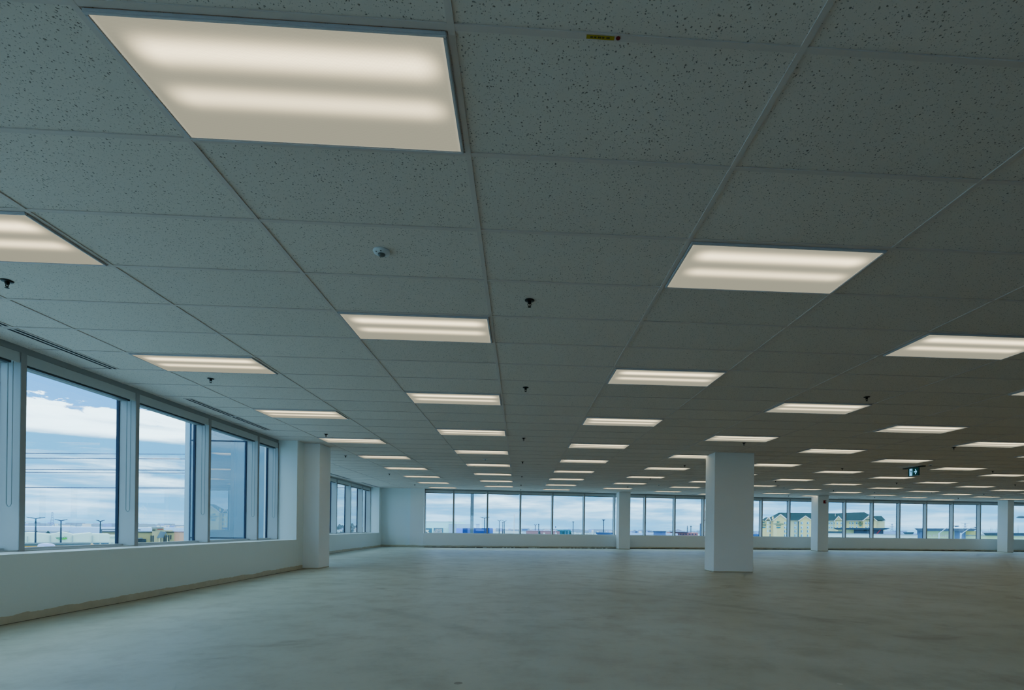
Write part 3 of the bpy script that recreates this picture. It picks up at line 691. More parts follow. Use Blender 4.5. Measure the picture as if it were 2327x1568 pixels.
def bare_tree(px, ytop, ybot, dist, label):
    s = Site(px, dist); r = s.root('bare_tree', label, 'tree', 'bare trees outside'); z1 = s.p(px, ytop)[1]; rnd = random.Random(int(px * 3)); mb = MB()
    z0 = z1 * .45; rr = dist * .35 / FPX
    mb.tube([(0, 0, 0), (0, 0, z0)], rr * 1.6, 6)
    for k in range(9):
        a = rnd.uniform(-1.1, 1.1); L = (z1 - z0) * rnd.uniform(.7, 1.05); b = rnd.uniform(0, 6.28)
        q = (math.sin(a) * L * .6 * math.cos(b), math.sin(a) * L * .6 * math.sin(b), z0 + L * math.cos(a * .6)); md = (q[0] * .4, q[1] * .4, z0 + (q[2] - z0) * .5)
        mb.tube([(0, 0, z0 - .1), md, q], rr * .9, 5, rr * .4)
        q2 = (q[0] * 1.5, q[1] * 1.3, q[2] * .97); mb.tube([md, q2], rr * .5, 4, rr * .3)
    mb.build('branches', em('bare_bark', 130, 160, 168), r)
for px, yt, lab in ((1312, 1201.5, 'bare tree right of the teal building'), (1319, 1203, 'second bare tree right of the teal building'), (1334.5, 1204, 'bare tree left of the blue canopy'), (1344.5, 1203, 'bare tree closest to the blue canopy'),
                    (2236, 1196, 'bare tree left of the last far column'), (2247, 1197.5, 'slender bare tree further along toward the last far column'), (2259, 1195.5, 'bare tree touching the last far column'), (2317, 1194.5, 'large bare tree beyond the last far column')):
    bare_tree(px, yt, 1214, {1312: 150, 1319: 162, 1334.5: 174, 1344.5: 190, 2236: 140, 2247: 152, 2259: 166, 2317: 150}[px], lab)
def lattice_tower(px, ytop, ybot, dist, w, label, arms=True):
    s = Site(px, dist); r = s.root('lattice_tower', label, 'tower', 'lattice towers on the horizon'); z = s.p(px, ytop)[1]; hw = w * dist / FPX; rr = dist * .42 / FPX
    f = MB()
    for sx in (-1, 1):
        for sy in (-1, 1): f.tube([(sx * hw, sy * hw, 0), (sx * hw * .38, sy * hw * .38, z * .6), (sx * hw * .2, sy * hw * .2, z)], rr, 4)
    for k in range(7):
        za, zb = z * k / 7, z * (k + 1) / 7; wa = hw * (1 - .8 * k / 7); wb = hw * (1 - .8 * (k + 1) / 7)
        f.tube([(-wa, -wa, za), (wb, -wb, zb)], rr * .7, 4); f.tube([(wa, -wa, za), (-wb, -wb, zb)], rr * .7, 4)
    f.build('frame', em('tower_steel', 130, 160, 180), r)
    if arms:
        for k, q in ((.97, 1.5), (.82, 1.1)): MB().tube([(-hw * q, 0, z * k + hw * .25), (0, 0, z * k - hw * .1), (hw * q, 0, z * k + hw * .25)], rr * .8, 4).build('cross_arm', em('tower_steel', 130, 160, 180), r)
lattice_tower(118.5, 1163, 1195, 900, 3.2, 'tall lattice tower on the horizon beyond the pale store', False)
lattice_tower(2027, 1190, 1207, 700, 4, 'pylon with spread arms right of the hotel')
lattice_tower(2193, 1188.5, 1196, 700, 4, 'pylon with spread arms above the fitness building')
# power lines: five wires beyond the left windows
for k, (ya, yb, lab) in enumerate(((1030, 1032, 'topmost thin power line crossing the left windows'), (1041, 1043, 'second power line from the top, close under the topmost'), (1067, 1068.3, 'third power line from the top in the left windows'), (1073.3, 1075, 'fourth power line from the top in the left windows'), (1107.5, 1109, 'lowest and boldest power line crossing the left windows'))):
    s = Site(200, 75 + k * 1.5)
    a = s.p(58, ya); b = s.p(412, yb); sl = (b[1] - a[1]) / (b[0] - a[0])
    pts = []
    for i in range(25):
        x = -70 + 190 * i / 24; pts.append((x, 0, a[1] + sl * (x - a[0]) - .0 + .00022 * ((x - (a[0] + b[0]) / 2) ** 2 - ((b[0] - a[0]) / 2) ** 2)))
    o = MB().tube(pts, .042 if k < 4 else .062, 5).build('power_line', em('wire_grey', 104, 130, 156), loc=s.O); o.rotation_euler.z = s.rz; tag(o, lab, 'power line', 'power lines outside the left windows')
# --- brown restaurant seen in the second window
s = Site(365, 170); o = s.root('restaurant_building', 'tan restaurant with grey gabled porch and dark shutters', 'building')
tan = em('tan_wall', 168, 172, 140); tan2 = em('tan_wall_light', 182, 186, 166); dkr = em('dark_trim', 44, 74, 90); slate = em('slate_roof', 104, 138, 150); peach = em('peach_wall', 204, 190, 176)
s.rect(306, 1209.8, 395.5, 1250, 0, 14, ground=True).build('wall', tan, o)
s.rect(306, 1208.8, 350, 1210.3, -.3, 14.3).build('roof_edge', dkr, o); s.rect(376, 1208.5, 396, 1210, -.3, 14.3).build('roof_edge', dkr, o)
s.rect(346, 1200.5, 372, 1250, -.6, 12, ground=True).build('tower', tan2, o)
s.poly([(343.5, 1198.4), (346, 1201.2), (369.5, 1201.2), (373, 1198.2)], -1.2, 13).build('tower_roof', slate, o)
s.rect(358, 1201.6, 370.5, 1203.6, -.8, -.6).build('lettering', em('red_letters', 190, 60, 70), o)
s.rect(345.5, 1203.8, 353, 1205.6, -.9, -.6).build('vent', dkr, o)
s.rect(372, 1205, 392.5, 1208, -.4, 5).build('parapet', tan2, o)
s.poly([(356, 1222.5), (364.5, 1207.5), (376.5, 1209), (369.5, 1222)], -4.2, -.4).build('porch_roof', slate, o)
s.poly([(369.5, 1223), (376.5, 1208.5), (382, 1220), (380.5, 1221), (376, 1211.5), (371.5, 1222)], -4.4, -4.0).build('porch_gable', slate, o)
s.rect(360, 1222, 364, 1250, -4.0, -3.6, ground=True).build('porch_post', tan2, o); s.rect(379.5, 1221, 381, 1250, -4.0, -3.6, ground=True).build('porch_post', tan2, o)
for (a, b, y0, y1) in ((341.8, 345, 1217, 1231), (346.4, 349.6, 1217, 1231), (371.5, 375, 1216.5, 1232), (376, 379, 1216.5, 1232), (382, 385, 1216, 1230), (386.5, 389.5, 1216, 1226)): s.rect(a, y0, b, y1, -.75, -.6).build('shutter', dkr, o)
s.rect(359.5, 1223, 366, 1235, -.75, -.6).build('door', dkr, o)
s.poly([(310, 1224.5), (310, 1222.6), (323, 1222.2), (324.5, 1224.5)], -1.2, 0).build('awning', slate, o)
s.rect(311.5, 1225, 332, 1232, -.3, 0).build('shop_window', dkr, o)
s.rect(395.5, 1209.2, 420, 1250, 1, 12, ground=True).build('end_wall', peach, o); s.rect(395, 1208, 421, 1209.5, .8, 12.2).build('roof_edge', em('purple_coping', 150, 146, 164), o)
# white shed strip and dark house left of the annex mullion
s = Site(248, 230); o = s.root('tan_house', 'tan building with dark roof edge behind the pale store', 'building')
s.rect(231, 1207.5, 320, 1240, 0, 10, ground=True).build('wall', em('tan_house_wall', 156, 158, 132), o); s.rect(229.5, 1203, 320, 1205, -.4, 10).build('roof', em('dark_house_roof', 66, 96, 116), o)
s.rect(230, 1204.5, 232, 1213.5, -.4, .2).build('post', em('dark_house_roof', 66, 96, 116), o); s.rect(233, 1208, 320, 1209.6, -.4, .2).build('beam', em('dark_house_roof', 66, 96, 116), o)
# --- far windows, left part
s = Site(1010, 150); o = s.root('white_warehouse', 'large pale green grey warehouse beyond the first far window', 'building')
pg = em('pale_green_wall', 178, 204, 204)
s.poly([(880, 1240), (880, 1184.6), (1028, 1185), (1057, 1187.6), (1057, 1240)], 0, 40).build('wall', pg, o)
s.rect(1020, 1190.5, 1068, 1240, -3, 0, ground=True).build('annex', em('pale_green_shade', 160, 188, 196), o)
s.rect(880, 1184.2, 1028, 1185.4, -.15, 40).build('roof_edge', em('pale_green_edge', 160, 186, 190), o)
for a, b in ((989, 991), (1012, 1015)): pass
s = Site(996.5, 120); o = s.root('billboard', 'dark teal sign board with white arched letters on the pale warehouse', 'sign')
s.rect(985.5, 1199.8, 1007, 1212.5, 0, .6).build('board', em('sign_teal', 66, 128, 150), o); s.rect(990, 1212, 1003, 1240, .1, .5, ground=True).build('post', pg, o)
text('DECOR', em('sign_white', 236, 244, 250), o, s, 997, 1203.6, 15, 4, -.06)
text('DECOR', em('sign_white', 236, 244, 250), o, s, 996, 1208.4, 18, 5, -.06)
s = Site(974, 122); o = s.root('billboard', 'dark teal sign board with a white swoosh beside the far left pilaster', 'sign')
s.rect(962, 1200, 981.5, 1212.5, 0, .6).build('board', em('sign_teal', 66, 128, 150), o); s.rect(966, 1212, 978, 1240, .1, .5, ground=True).build('post', pg, o)
s.poly([(966, 1204), (975.5, 1204.5), (972.5, 1207.5), (977.5, 1211.5), (973, 1212), (968.5, 1208)], -.08, 0).build('swoosh', em('sign_cream', 226, 236, 226), o)
s = Site(1080, 130); o = s.root('blue_store', 'blue fronted store behind the grey mast', 'building')
bl = [em('store_blue_pale', 120, 164, 206), em('store_blue', 4, 62, 146), em('store_blue_mid', 70, 124, 180)]
s.rect(1037, 1200.2, 1120, 1240, .4, 8, ground=True).build('wall', bl[0], o)
for a, b, k in ((1037, 1051, 0), (1051.5, 1062, 1), (1062.3, 1068, 2), (1077, 1104.5, 1), (1104.8, 1112, 1), (1112, 1119.5, 2)): s.rect(a, 1200, b, 1240, 0, .4, ground=True).build('panel', bl[k], o)
s.rect(1081, 1202.5, 1103, 1207, -.1, 0).build('glazing', bl[2], o)
s = Site(1085.5, 165); o = s.root('rooftop_block', 'small pale tower block behind the blue store', 'building'); s.rect(1081.5, 1191.5, 1089.5, 1240, 0, 5, ground=True).build('wall', em('pale_block', 190, 210, 222), o); s.rect(1081, 1190.6, 1090, 1192, -.3, 5.3).build('roof', em('pale_block_roof', 150, 174, 190), o)
s = Site(1230, 230); o = s.root('brick_building', 'long low red brick building with white doors', 'building')
br = em('hazy_brick', 166, 142, 152)
s.rect(1192, 1206, 1272, 1240, 0, 15, ground=True).build('wall', br, o); s.rect(1192, 1205.2, 1272, 1206.4, -.3, 15.3).build('roof_edge', em('brick_coping', 188, 196, 212), o)
for x in (1236.5, 1263): s.rect(x - 2.2, 1210.5, x + 2.2, 1214, -.2, 0).build('door', em('white_door', 222, 228, 230), o)
s = Site(1193, 215); o = s.root('service_kiosk', 'small white kiosk with flat blue canopy beside the brick building', 'building'); s.rect(1187.5, 1205, 1195, 1240, 0, 4, ground=True).build('wall', em('kiosk_white', 200, 214, 220), o); s.rect(1186.5, 1203, 1199, 1205.2, -1, 5).build('roof', em('kiosk_blue', 52, 104, 160), o)
s = Site(1282, 200); o = s.root('teal_building', 'low teal glass building with overhanging roof', 'building')
s.rect(1272, 1206.5, 1298, 1240, 0, 12, ground=True).build('wall', em('teal_glass', 60, 140, 158, .3), o); s.poly([(1264, 1204.5), (1264.5, 1202.5), (1266, 1203.8), (1296.5, 1204), (1297, 1206.8), (1268, 1206.8)], -2, 12).build('roof', em('teal_roof', 56, 140, 158), o)
for x in (1285.5, 1291): s.rect(x - .35, 1206.5, x + .35, 1240, -.3, 0, ground=True).build('mullion', em('teal_pale', 160, 196, 204), o)
s = Site(1373, 105); o = s.root('blue_canopy', 'long flat dark blue canopy left of the first slim column', 'canopy'); s.rect(1354.3, 1209.8, 1393, 1214.2, 0, 5).build('roof', em('canopy_blue', 40, 86, 140), o); s.rect(1357, 1214, 1390, 1240, .5, 4.5, ground=True).build('wall', em('canopy_wall_blue', 120, 150, 180), o)
s = Site(1262.5, 210); o = MB().tube([(0, 0, 0), (0, 0, s.p(1262.5, 1199)[1])], .09, 6).build('sign_pole', em('pole_pale', 170, 190, 204), loc=s.O); tag(o, 'round blue sign on a thin pole left of the teal building', 'road sign')
z = s.p(1262.5, 1197.5)[1]; MB().lathe([(.05, -.26), (.21, -.15), (.26, 0), (.21, .15), (.05, .26)], n=12).build('sign_disc', em('sign_blue', 50, 96, 150), o, loc=(0, 0, z))
# --- middle windows
s = Site(1445, 160); o = s.root('flat_store', 'long flat grey roofed store with a dark window, past the first slim column', 'building')
s.rect(1425, 1211, 1540, 1240, 0, 15, ground=True).build('wall', em('hazy_wall', 168, 192, 206), o); s.rect(1435.8, 1206.7, 1451.5, 1211, 1, 6).build('rooftop_unit', em('unit_wall', 136, 166, 186), o); s.rect(1443.5, 1207.2, 1448, 1211, .8, 1).build('window', em('unit_window', 70, 110, 150), o)
s = Site(1497, 140); o = s.root('grey_pavilion', 'blue grey pavilion with dark flat eaves and sloping sides', 'building')
s.poly([(1482.5, 1240), (1485.5, 1208), (1512.5, 1208.2), (1516.5, 1240)], 0, 10).build('wall', em('pavilion_wall', 110, 146, 180), o); s.poly([(1484.5, 1207), (1485, 1208.9), (1513.5, 1209.2), (1514, 1207.2)], -.6, 10.6).build('roof', em('pavilion_roof', 54, 92, 134), o)
s.poly([(1470.5, 1206.6), (1473.5, 1209.4), (1484.8, 1209.6), (1484.8, 1208.6), (1474, 1208)], -.4, 10).build('eave', em('pavilion_roof', 54, 92, 134), o)
s = Site(1550, 185); o = s.root('brick_office', 'red brick office with grey pyramid roof and dark windows', 'building')
s.rect(1515, 1209.6, 1585.8, 1240, 0, 14, ground=True).build('wall', em('office_brick', 172, 138, 142), o)
a = s.p(1523, 1209.6); b = s.p(1563.5, 1208.6); ap = s.p(1540, 1202.2)
pr = MB(); zz = a[1]; q = [(a[0], -1, zz), (b[0], -1, zz), (b[0], 13, zz), (a[0], 13, zz)]; top = (ap[0], 5, ap[1])
for i in range(4): pr.face([q[i], q[(i+1) % 4], top])
pr.face(q[::-1]); pr.build('roof', em('office_roof', 116, 146, 172), o); s.rect(1522, 1208.3, 1564, 1209.8, -1.4, 13).build('eave', em('office_eave', 70, 104, 138), o)
for x in (1518.5, 1526, 1541, 1547, 1553, 1559.5, 1567.5, 1574, 1581): s.rect(x - 2, 1213, x + 1.8, 1215.3, -.2, 0).build('window', em('office_window', 52, 84, 116), o)
s = Site(1591.3, 60); o = s.root('signal_pole', 'grey traffic signal pole with slanted arm left of the wide column', 'signal pole')
zt = s.p(1591.3, 1189.5)[1]; pm = em('signal_grey', 92, 128, 156)
MB().tube([(0, 0, 0), (0, 0, zt)], .075, 8, .06).build('pole', pm, o); e = s.p(1606, 1176.5); MB().tube([(0, 0, zt - .35), (e[0] * .45, 0, zt + .1), (e[0], 0, e[1])], .035, 6).build('arm', pm, o)
z = s.p(1593, 1200)[1]; MB().box(0, .3, -.02, .02, z - .03, z + .03).build('bracket', pm, o)
s = Site(1720, 150); o = s.root('blue_shed', 'low blue roofed shed right of the wide column', 'building'); s.rect(1690, 1213.6, 1729, 1217.5, 0, 8).build('roof', em('shed_blue', 40, 108, 168), o); s.rect(1692, 1217.5, 1727, 1240, .3, 7.7, ground=True).build('wall', em('shed_wall', 120, 160, 190), o)

# --- the hotel
s = Site(1870, 195); ho = s.root('hotel_building', 'four storey cream hotel with dark green roof and white trimmed gables', 'building')
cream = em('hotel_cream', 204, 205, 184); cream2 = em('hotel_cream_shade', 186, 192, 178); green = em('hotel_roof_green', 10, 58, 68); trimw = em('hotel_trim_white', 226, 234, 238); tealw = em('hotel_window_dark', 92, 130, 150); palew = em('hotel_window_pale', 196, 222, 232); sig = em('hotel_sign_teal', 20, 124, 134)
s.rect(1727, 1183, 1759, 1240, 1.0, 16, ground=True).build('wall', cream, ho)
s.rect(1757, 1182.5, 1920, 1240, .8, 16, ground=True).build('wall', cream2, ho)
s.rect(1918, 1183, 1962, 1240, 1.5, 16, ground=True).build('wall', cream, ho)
# main roofs, hipped
def roof(pts_low, pts_high, y0, y1, name='roof'):
    mb = MB(); lo = [s.p(a, b, y0) for a, b in pts_low]; hi = [s.p(a, b, y1) for a, b in pts_high]
    mb.face([(lo[0][0], y0, lo[0][1]), (lo[1][0], y0, lo[1][1]), (hi[1][0], y1, hi[1][1]), (hi[0][0], y1, hi[0][1])])
    yb = 2 * y1 - y0
    mb.face([(lo[1][0], y0, lo[1][1]), (lo[1][0], yb, lo[1][1]), (hi[1][0], y1, hi[1][1])]); mb.face([(lo[0][0], y0, lo[0][1]), (hi[0][0], y1, hi[0][1]), (lo[0][0], yb, lo[0][1])])
    mb.face([(lo[0][0], yb, lo[0][1]), (hi[0][0], y1, hi[0][1]), (hi[1][0], y1, hi[1][1]), (lo[1][0], yb, lo[1][1])])
    return mb.build(name, green, ho)
roof([(1735, 1183), (1925, 1183)], [(1770, 1165), (1925, 1166.8)], 0, 8)
roof([(1884, 1183), (1996, 1181)], [(1884, 1167.3), (1964, 1163.8)], .4, 9)
roof([(1982, 1182.5), (2013, 1182.5)], [(1984, 1172.6), (2003, 1172.4)], 2, 8)
roof([(1731, 1182), (1745, 1182)], [(1739, 1176), (1744, 1175)], .5, 5)
s.rect(1757, 1182.3, 1960, 1183.8, .2, .8).build('eave', trimw, ho)
def gable(apex, l, r_, base, dy, wall_m, name='gable'):
    mb = MB(); s.poly([(l[0], base), l, apex, r_, (r_[0], base)], dy, dy + 6, mb)
    w = mb.build(name, wall_m, ho)
    wd = 1.5
    MB().prism([s.p(l[0] - 2.5, l[1] + 1.6, dy), s.p(apex[0], apex[1] - 1.2, dy), s.p(r_[0] + 2.5, r_[1] + 1.6, dy), s.p(r_[0] + 1.2, r_[1] + 2.6, dy), s.p(apex[0], apex[1] + .7, dy), s.p(l[0] - 1.2, l[1] + 2.6, dy)], dy - .5, dy + 6.3).build('gable_trim', trimw, w)
    return w
gable((1773.5, 1169.5), (1757.5, 1181), (1790, 1181), 1240, 0, cream)
gable((1830.5, 1172.8), (1816, 1182), (1846, 1182), 1240, 0, cream)
gable((1905.5, 1173), (1897, 1183), (1914.5, 1183), 1240, .2, cream)
gable((1977, 1171.5), (1961.5, 1182), (1991.5, 1182), 1240, .2, cream)
gable((1746.3, 1175.5), (1741.5, 1181.5), (1750.5, 1181.5), 1240, .3, cream)
s.rect(1741.5, 1181, 1750.5, 1182.4, .1, .4).build('gable_band', green, ho)
s.rect(1990, 1184, 2010, 1240, 2.5, 12, ground=True).build('wall', cream2, ho)
s.rect(1967, 1180.3, 1987, 1181.6, -.6, .2).build('entrance_eave', green, ho)
s.rect(1754.2, 1173.5, 1757, 1180, -.2, 1.5).build('chimney', cream, ho)
s.rect(1897.8, 1167.5, 1898.6, 1173, 3, 3.3).build('vent_pipe', trimw, ho)
for x in (1784.3, 1807.5, 1822, 1836):
    dy = .6 if x == 1807.5 else -.15
    for k, y in enumerate((1188.3, 1198.2, 1207.3, 1216.7)):
        w = s.rect(x - 2.4, y - 2.8, x + 2.6, y + 3.2, dy, dy + .15).build('window', palew, ho)
        s.rect(x - 1.9, y - 1.2 if k < 2 else y - 2.3, x - .4, y + 2.4, dy - .1, dy).build('pane', tealw, w)
for k, y in enumerate((1188, 1197.5, 1206.5, 1216)): s.rect(1748.8, y - 3, 1751, y + 3, .15, .3).build('window', tealw, ho)
for k, y in enumerate((1188, 1197.5, 1206.5)): s.rect(1743.3, y - 3, 1745.8, y + 3, .15, .3).build('window', palew, ho)
for x, dy in ((1885, .6), (1890.8, .6), (1897, .6), (1902.8, .05), (1912, .05), (1932, 1.35), (1938.3, 1.35), (1947, 1.35), (1968.3, .05), (1974, .05)):
    for y in (1189, 1198.5):
        w = s.rect(x - 1.7, y - 3.2, x + 1.7, y + 3.0, dy, dy + .15).build('window', palew, ho)
        s.rect(x - 1.2, y - 1.4, x + .4, y + 2.0, dy - .1, dy).build('pane', tealw, w)
dn = s.p(1814, 1184); s.rect(1813.2, 1184, 1814.4, 1240, .5, .8).build('downpipe', tealw, ho)
# hotel signs
def hsign(cx, cy, k, dy, parent):
    bd = [s.p(cx - 4.4 * k, cy - 8.5 * k, dy), s.p(cx - 3 * k, cy - 10 * k, dy), s.p(cx - 1 * k, cy - 9 * k, dy), s.p(cx + 4.2 * k, cy - 9.2 * k, dy), s.p(cx + 1.5 * k, cy - 7.2 * k, dy), s.p(cx - 3.4 * k, cy - 7 * k, dy)]
    MB().prism(bd, dy - .2, dy - .05).build('emblem', sig, parent)
    text('HOMEWOOD', sig, parent, s, cx, cy - 3.6 * k, 22 * k, 2.4 * k, dy - .1)
    text('SUITES', sig, parent, s, cx, cy - .2 * k, 12 * k, 2.4 * k, dy - .1)
    el = [s.p(cx + 5.2 * k * math.cos(a * .3927), cy + 4.3 * k + 1.6 * k * math.sin(a * .3927), dy) for a in range(16)]
    MB().prism(el, dy - .2, dy - .05).build('badge', em('hotel_badge', 40, 140, 160), parent)
hsign(1769, 1194.5, 1.0, 0, ho); hsign(1955, 1192, .62, 1.4, ho); hsign(1735.5, 1194.5, .9, 1.0, ho)
# --- dark flat roofed restaurant, fitness building and low white strip
s = Site(1955, 120); o = s.root('diner_building', 'dark slate restaurant with long overhanging flat roof and red stroke', 'building')
navy = em('slate_navy', 52, 84, 110); navy2 = em('slate_navy_light', 66, 98, 124)
s.rect(1904, 1203.2, 1942, 1240, .8, 10, ground=True).build('wall', em('diner_beige', 186, 196, 178), o)
s.rect(1940.5, 1199.8, 2007, 1240, 0, 12, ground=True).build('wall', navy2, o)
s.poly([(1893.5, 1199.6), (1900, 1203.6), (2014, 1203.6), (2023.5, 1200)], -.8, 12).build('roof', navy, o)
s.rect(1963, 1202, 1983, 1207, -.1, 0).build('glazing', em('diner_glass', 30, 58, 76, .3), o)
s.poly([(1991.5, 1213.6), (1993, 1213.6), (2001.5, 1203.8), (2000.5, 1203.8)], -1.0, -.85).build('red_stroke', em('diner_red', 214, 70, 84), o)
s = Site(1895, 112); o = s.root('dark_canopy', 'dark flat canopy left of the slate restaurant', 'canopy'); s.rect(1880, 1207.2, 1916.5, 1211.6, 0, 5).build('roof', em('canopy_dark', 48, 84, 106), o); s.rect(1882, 1211.6, 1915, 1240, .5, 4.5, ground=True).build('wall', cream2, o)
s = Site(1985, 95); o = s.root('white_strip_building', 'long low white wall in front of the slate restaurant', 'building'); s.poly([(1876, 1240), (1876, 1211.8), (2085, 1215.2), (2085, 1240)], 0, 3).build('wall', em('strip_white', 190, 202, 202), o)
s.poly([(1876, 1212.2), (1876, 1211.3), (2085, 1214.7), (2085, 1215.6)], -.15, 3.1).build('coping', em('strip_coping', 150, 168, 176), o)
s = Site(2040, 135); o = s.root('white_store', 'white flat store with blue grey roof line right of the slate restaurant', 'building'); s.rect(2007, 1207, 2060, 1240, 0, 10, ground=True).build('wall', em('white_store_wall', 192, 212, 226), o); s.rect(2027, 1206, 2062, 1207.5, 1, 10).build('roof', em('white_store_roof', 110, 140, 168), o)
s = Site(2066, 118); o = s.root('dark_awning', 'dark tapered awning left of the fitness building', 'canopy'); s.poly([(2051.5, 1209.4), (2055.5, 1213.8), (2075, 1213.8), (2077.5, 1209.2)], 0, 4).build('roof', em('awning_teal', 60, 104, 126), o); s.rect(2056, 1213.8, 2074, 1240, .4, 3.6, ground=True).build('wall', cream2, o)
s = Site(2150, 115); o = s.root('fitness_building', 'fitness club with slate fascia, beige front and white letters', 'building')
s.poly([(2077.5, 1200.6), (2085, 1206.6), (2213, 1206.8), (2222.5, 1201)], -.8, 14).build('roof', em('fitness_slate', 70, 104, 132), o)
s.rect(2084, 1206.4, 2100, 1240, 0, 14, ground=True).build('wall', em('fitness_blue', 92, 134, 164), o); s.rect(2100, 1206.4, 2169, 1240, .3, 14, ground=True).build('wall', em('fitness_beige', 186, 200, 184), o)
s.rect(2169, 1206.4, 2194, 1240, 0, 14, ground=True).build('wall', em('fitness_blue', 92, 134, 164), o); s.rect(2194, 1206.4, 2226, 1216, .4, 14).build('wall', em('fitness_yellow', 206, 208, 176), o)
s.rect(2194, 1216, 2240, 1217, .2, .5).build('ledge', navy, o); s.rect(2194, 1217, 2240, 1240, .5, 14, ground=True).build('wall', em('fitness_beige2', 188, 200, 186), o)
text('LA FITNESS', em('fitness_letters', 226, 238, 240), o, s, 2133.5, 1217.6, 62, 5.4, .2)
s = Site(2255, 125); o = s.root('slate_shed', 'low building with dark slate fascia left of the last far column', 'building'); s.poly([(2234, 1211), (2239, 1217), (2330, 1217.5), (2330, 1211)], 0, 8).build('roof', navy, o); s.rect(2232, 1208, 2300, 1211, 1, 8).build('parapet', em('shed_pale', 176, 196, 210), o); s.rect(2236, 1217, 2345, 1240, .5, 8, ground=True).build('wall', em('shed_beige', 190, 202, 190), o)
# curved white street lamp arms
def arm_lamp(px, pb, pts, dist, label):
    s = Site(px, dist); o = s.root('street_lamp', label, 'street lamp', 'white curved street lamps'); q = s.p(px, pb); wm = em('street_lamp_white', 206, 222, 234); rr = dist * .75 / FPX
    MB().tube([(q[0], 0, 0), (q[0], 0, q[1])], rr * 1.4, 8).build('pole', wm, o)
    pp = [(s.p(a, b)[0], 0, s.p(a, b)[1]) for a, b in pts]; MB().tube(pp, rr, 6, rr * .8).build('arm', wm, o)
    e = pp[-1]; MB().prism([(e[0] - .05, e[2] + .05), (e[0] + .3, e[2] + .05), (e[0] + .36, e[2] - .02), (e[0] + .08, e[2] - .06)], -.09, .09).build('lamp_head', em('street_lamp_head', 96, 128, 150), o)
arm_lamp(2134, 1211, [(2134, 1213), (2136, 1210.5), (2150, 1200), (2158, 1196.6), (2168, 1196)], 55, 'white street lamp with curved arm over the fitness letters')
arm_lamp(2183.5, 1211, [(2183.5, 1216), (2186, 1212.5), (2198, 1204), (2206, 1199.6), (2214, 1198.8)], 52, 'white street lamp with curved arm right of the fitness letters')
s = Site(2322, 60); o = s.root('street_lamp', 'street lamp head at the right picture edge beyond the last column', 'street lamp', 'white curved street lamps'); q = s.p(2340, 1176)
MB().tube([(q[0], 0, 0), (q[0], 0, q[1] - .3), (q[0] - .3, 0, q[1])], .06, 6).build('pole', lampg, o); q2 = s.p(2322, 1175.5); MB().lathe([(.05, -.08), (.32, -.04), (.36, 0), (.2, .1), (.04, .13)], n=14).build('lamp_head', em('street_lamp_dark', 60, 96, 118), o, loc=(q2[0], 0, q2[1]))
MB().tube([(q2[0], 0, q2[1] + .05), (q[0] - .3, 0, q[1])], .04, 6).build('arm', lampg, o)
# distant skyline: too many far sheds and tree clumps to count
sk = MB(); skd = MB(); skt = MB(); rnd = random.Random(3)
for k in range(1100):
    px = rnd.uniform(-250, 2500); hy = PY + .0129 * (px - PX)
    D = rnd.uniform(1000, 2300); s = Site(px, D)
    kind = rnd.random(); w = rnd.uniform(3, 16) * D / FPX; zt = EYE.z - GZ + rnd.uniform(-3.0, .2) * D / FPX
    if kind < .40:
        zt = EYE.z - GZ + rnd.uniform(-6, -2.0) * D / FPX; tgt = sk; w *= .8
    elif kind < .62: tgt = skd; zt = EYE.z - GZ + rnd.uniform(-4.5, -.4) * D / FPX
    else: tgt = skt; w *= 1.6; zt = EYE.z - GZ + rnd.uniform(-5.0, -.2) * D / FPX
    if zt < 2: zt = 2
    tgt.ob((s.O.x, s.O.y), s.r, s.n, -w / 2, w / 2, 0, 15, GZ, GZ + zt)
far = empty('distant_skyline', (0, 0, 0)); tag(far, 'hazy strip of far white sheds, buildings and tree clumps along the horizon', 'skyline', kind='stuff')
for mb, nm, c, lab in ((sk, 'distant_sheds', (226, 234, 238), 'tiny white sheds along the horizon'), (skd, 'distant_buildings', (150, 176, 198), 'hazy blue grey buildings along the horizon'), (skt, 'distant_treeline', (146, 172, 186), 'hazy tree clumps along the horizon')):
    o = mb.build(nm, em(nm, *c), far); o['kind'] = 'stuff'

# ------------------------------------------------------------------ sky
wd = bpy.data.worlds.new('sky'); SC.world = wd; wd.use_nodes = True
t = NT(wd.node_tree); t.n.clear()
D = t.node('ShaderNodeTexCoord').outputs['Generated']; x, y, z = t.sep(D)
zz = t.math('MAXIMUM', z, 0.0)
blue = t.mix(t.ramp(zz, .0, .42), (.28, 1.15, 2.3, 1), (.03, .52, 1.75, 1))
k = t.math('DIVIDE', 1.0, t.math('ADD', zz, .16))
cv = t.comb(t.math('MULTIPLY', x, k), t.math('MULTIPLY', y, k), t.math('MULTIPLY', zz, 4.5))
n1 = t.noise(cv, 1.15, 8, .58, .25)
cv2 = t.comb(t.math('MULTIPLY', x, 2.2), t.math('MULTIPLY', y, 2.2), t.math('MULTIPLY', zz, 22))
n2 = t.noise(cv2, 1.6, 6, .55, .2)
n3 = t.noise(t.comb(t.math('MULTIPLY', x, 4.2), t.math('MULTIPLY', y, 4.2), t.math('MULTIPLY', zz, 20)), 1.8, 9, .66, .5)   # cumulus billows
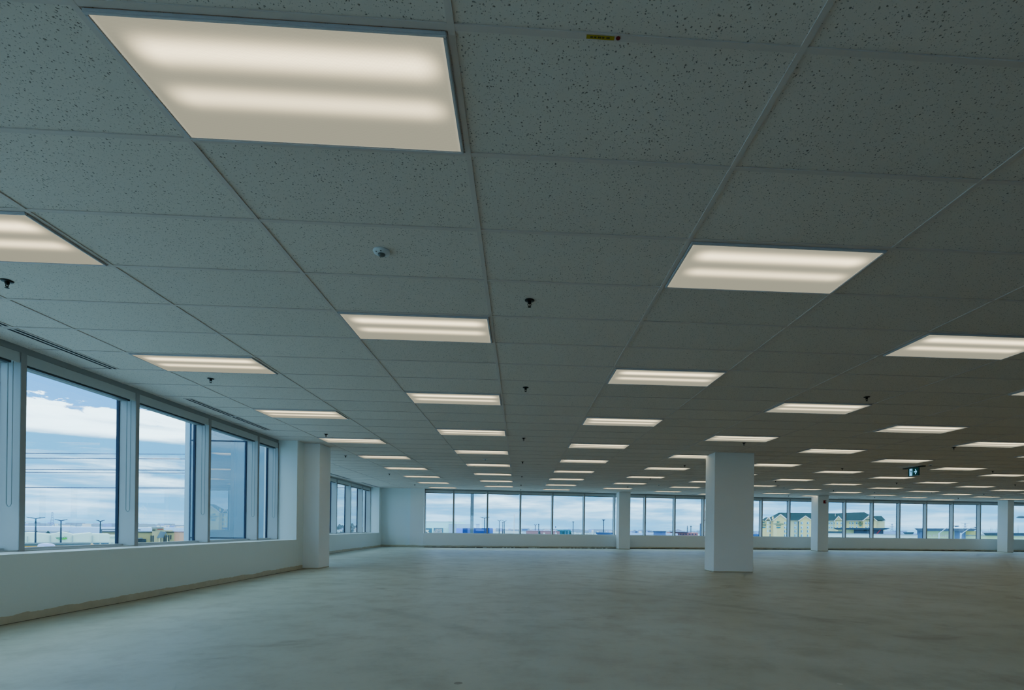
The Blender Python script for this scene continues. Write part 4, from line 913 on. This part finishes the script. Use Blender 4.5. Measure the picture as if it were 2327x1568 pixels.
n4 = t.noise(t.comb(t.math('MULTIPLY', x, 3.2), t.math('MULTIPLY', y, 3.2), t.math('MULTIPLY', zz, 44)), 1.25, 6, .55, .3)   # flat streaks low down
clear = t.math('MULTIPLY', t.ramp(t.math('ADD', zz, t.math('MULTIPLY', t.math('SUBTRACT', n3, .5), -.06)), .150, .180), .42)
cm = t.ramp(t.math('SUBTRACT', t.math('ADD', t.math('MULTIPLY', n3, .7), t.math('MULTIPLY', n1, .3)), clear), .33, .41)
dz = t.math('DIVIDE', t.math('SUBTRACT', zz, .113), .009)
band = t.math('SUBTRACT', t.math('MULTIPLY', t.ramp(zz, .116, .134), .19), t.math('MULTIPLY', t.math('POWER', 2.718, t.math('MULTIPLY', t.math('MULTIPLY', dz, dz), -1.0)), .16))
shade = t.ramp(t.math('ADD', t.math('ADD', t.math('MULTIPLY', n4, .6), t.math('MULTIPLY', n3, .4)), band), .40, .74)
cc = t.mix(shade, (.17, .90, 1.72, 1), (3.4, 5.0, 5.8, 1))
sky = t.mix(cm, blue, cc)
haze = t.math('SUBTRACT', 1.0, t.ramp(zz, .0, .085))
sky = t.mix(t.math('MULTIPLY', haze, .72), sky, (.27, 1.08, 1.95, 1))
sky = t.mix(t.ramp(zz, .30, .48), sky, (1.6, 2.5, 2.95, 1))     # unseen upper sky, brightened on purpose to light the room
sky = t.mix(t.math('LESS_THAN', z, -.002), sky, (.4, .6, .7, 1))
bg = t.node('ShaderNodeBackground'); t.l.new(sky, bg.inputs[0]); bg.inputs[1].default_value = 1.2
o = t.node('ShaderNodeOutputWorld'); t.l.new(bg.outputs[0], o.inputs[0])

# ------------------------------------------------------------------ rendering character
SC.view_settings.view_transform = 'AgX'; SC.view_settings.look = 'None'; SC.view_settings.exposure = 0.0; SC.view_settings.gamma = 1.0
cy = SC.cycles
cy.use_denoising = True; cy.max_bounces = 10; cy.diffuse_bounces = 4; cy.use_adaptive_sampling = True; cy.adaptive_threshold = .09; cy.adaptive_min_samples = 12; cy.glossy_bounces = 4; cy.transparent_max_bounces = 16; cy.sample_clamp_indirect = 4.0; cy.caustics_reflective = False; cy.caustics_refractive = False
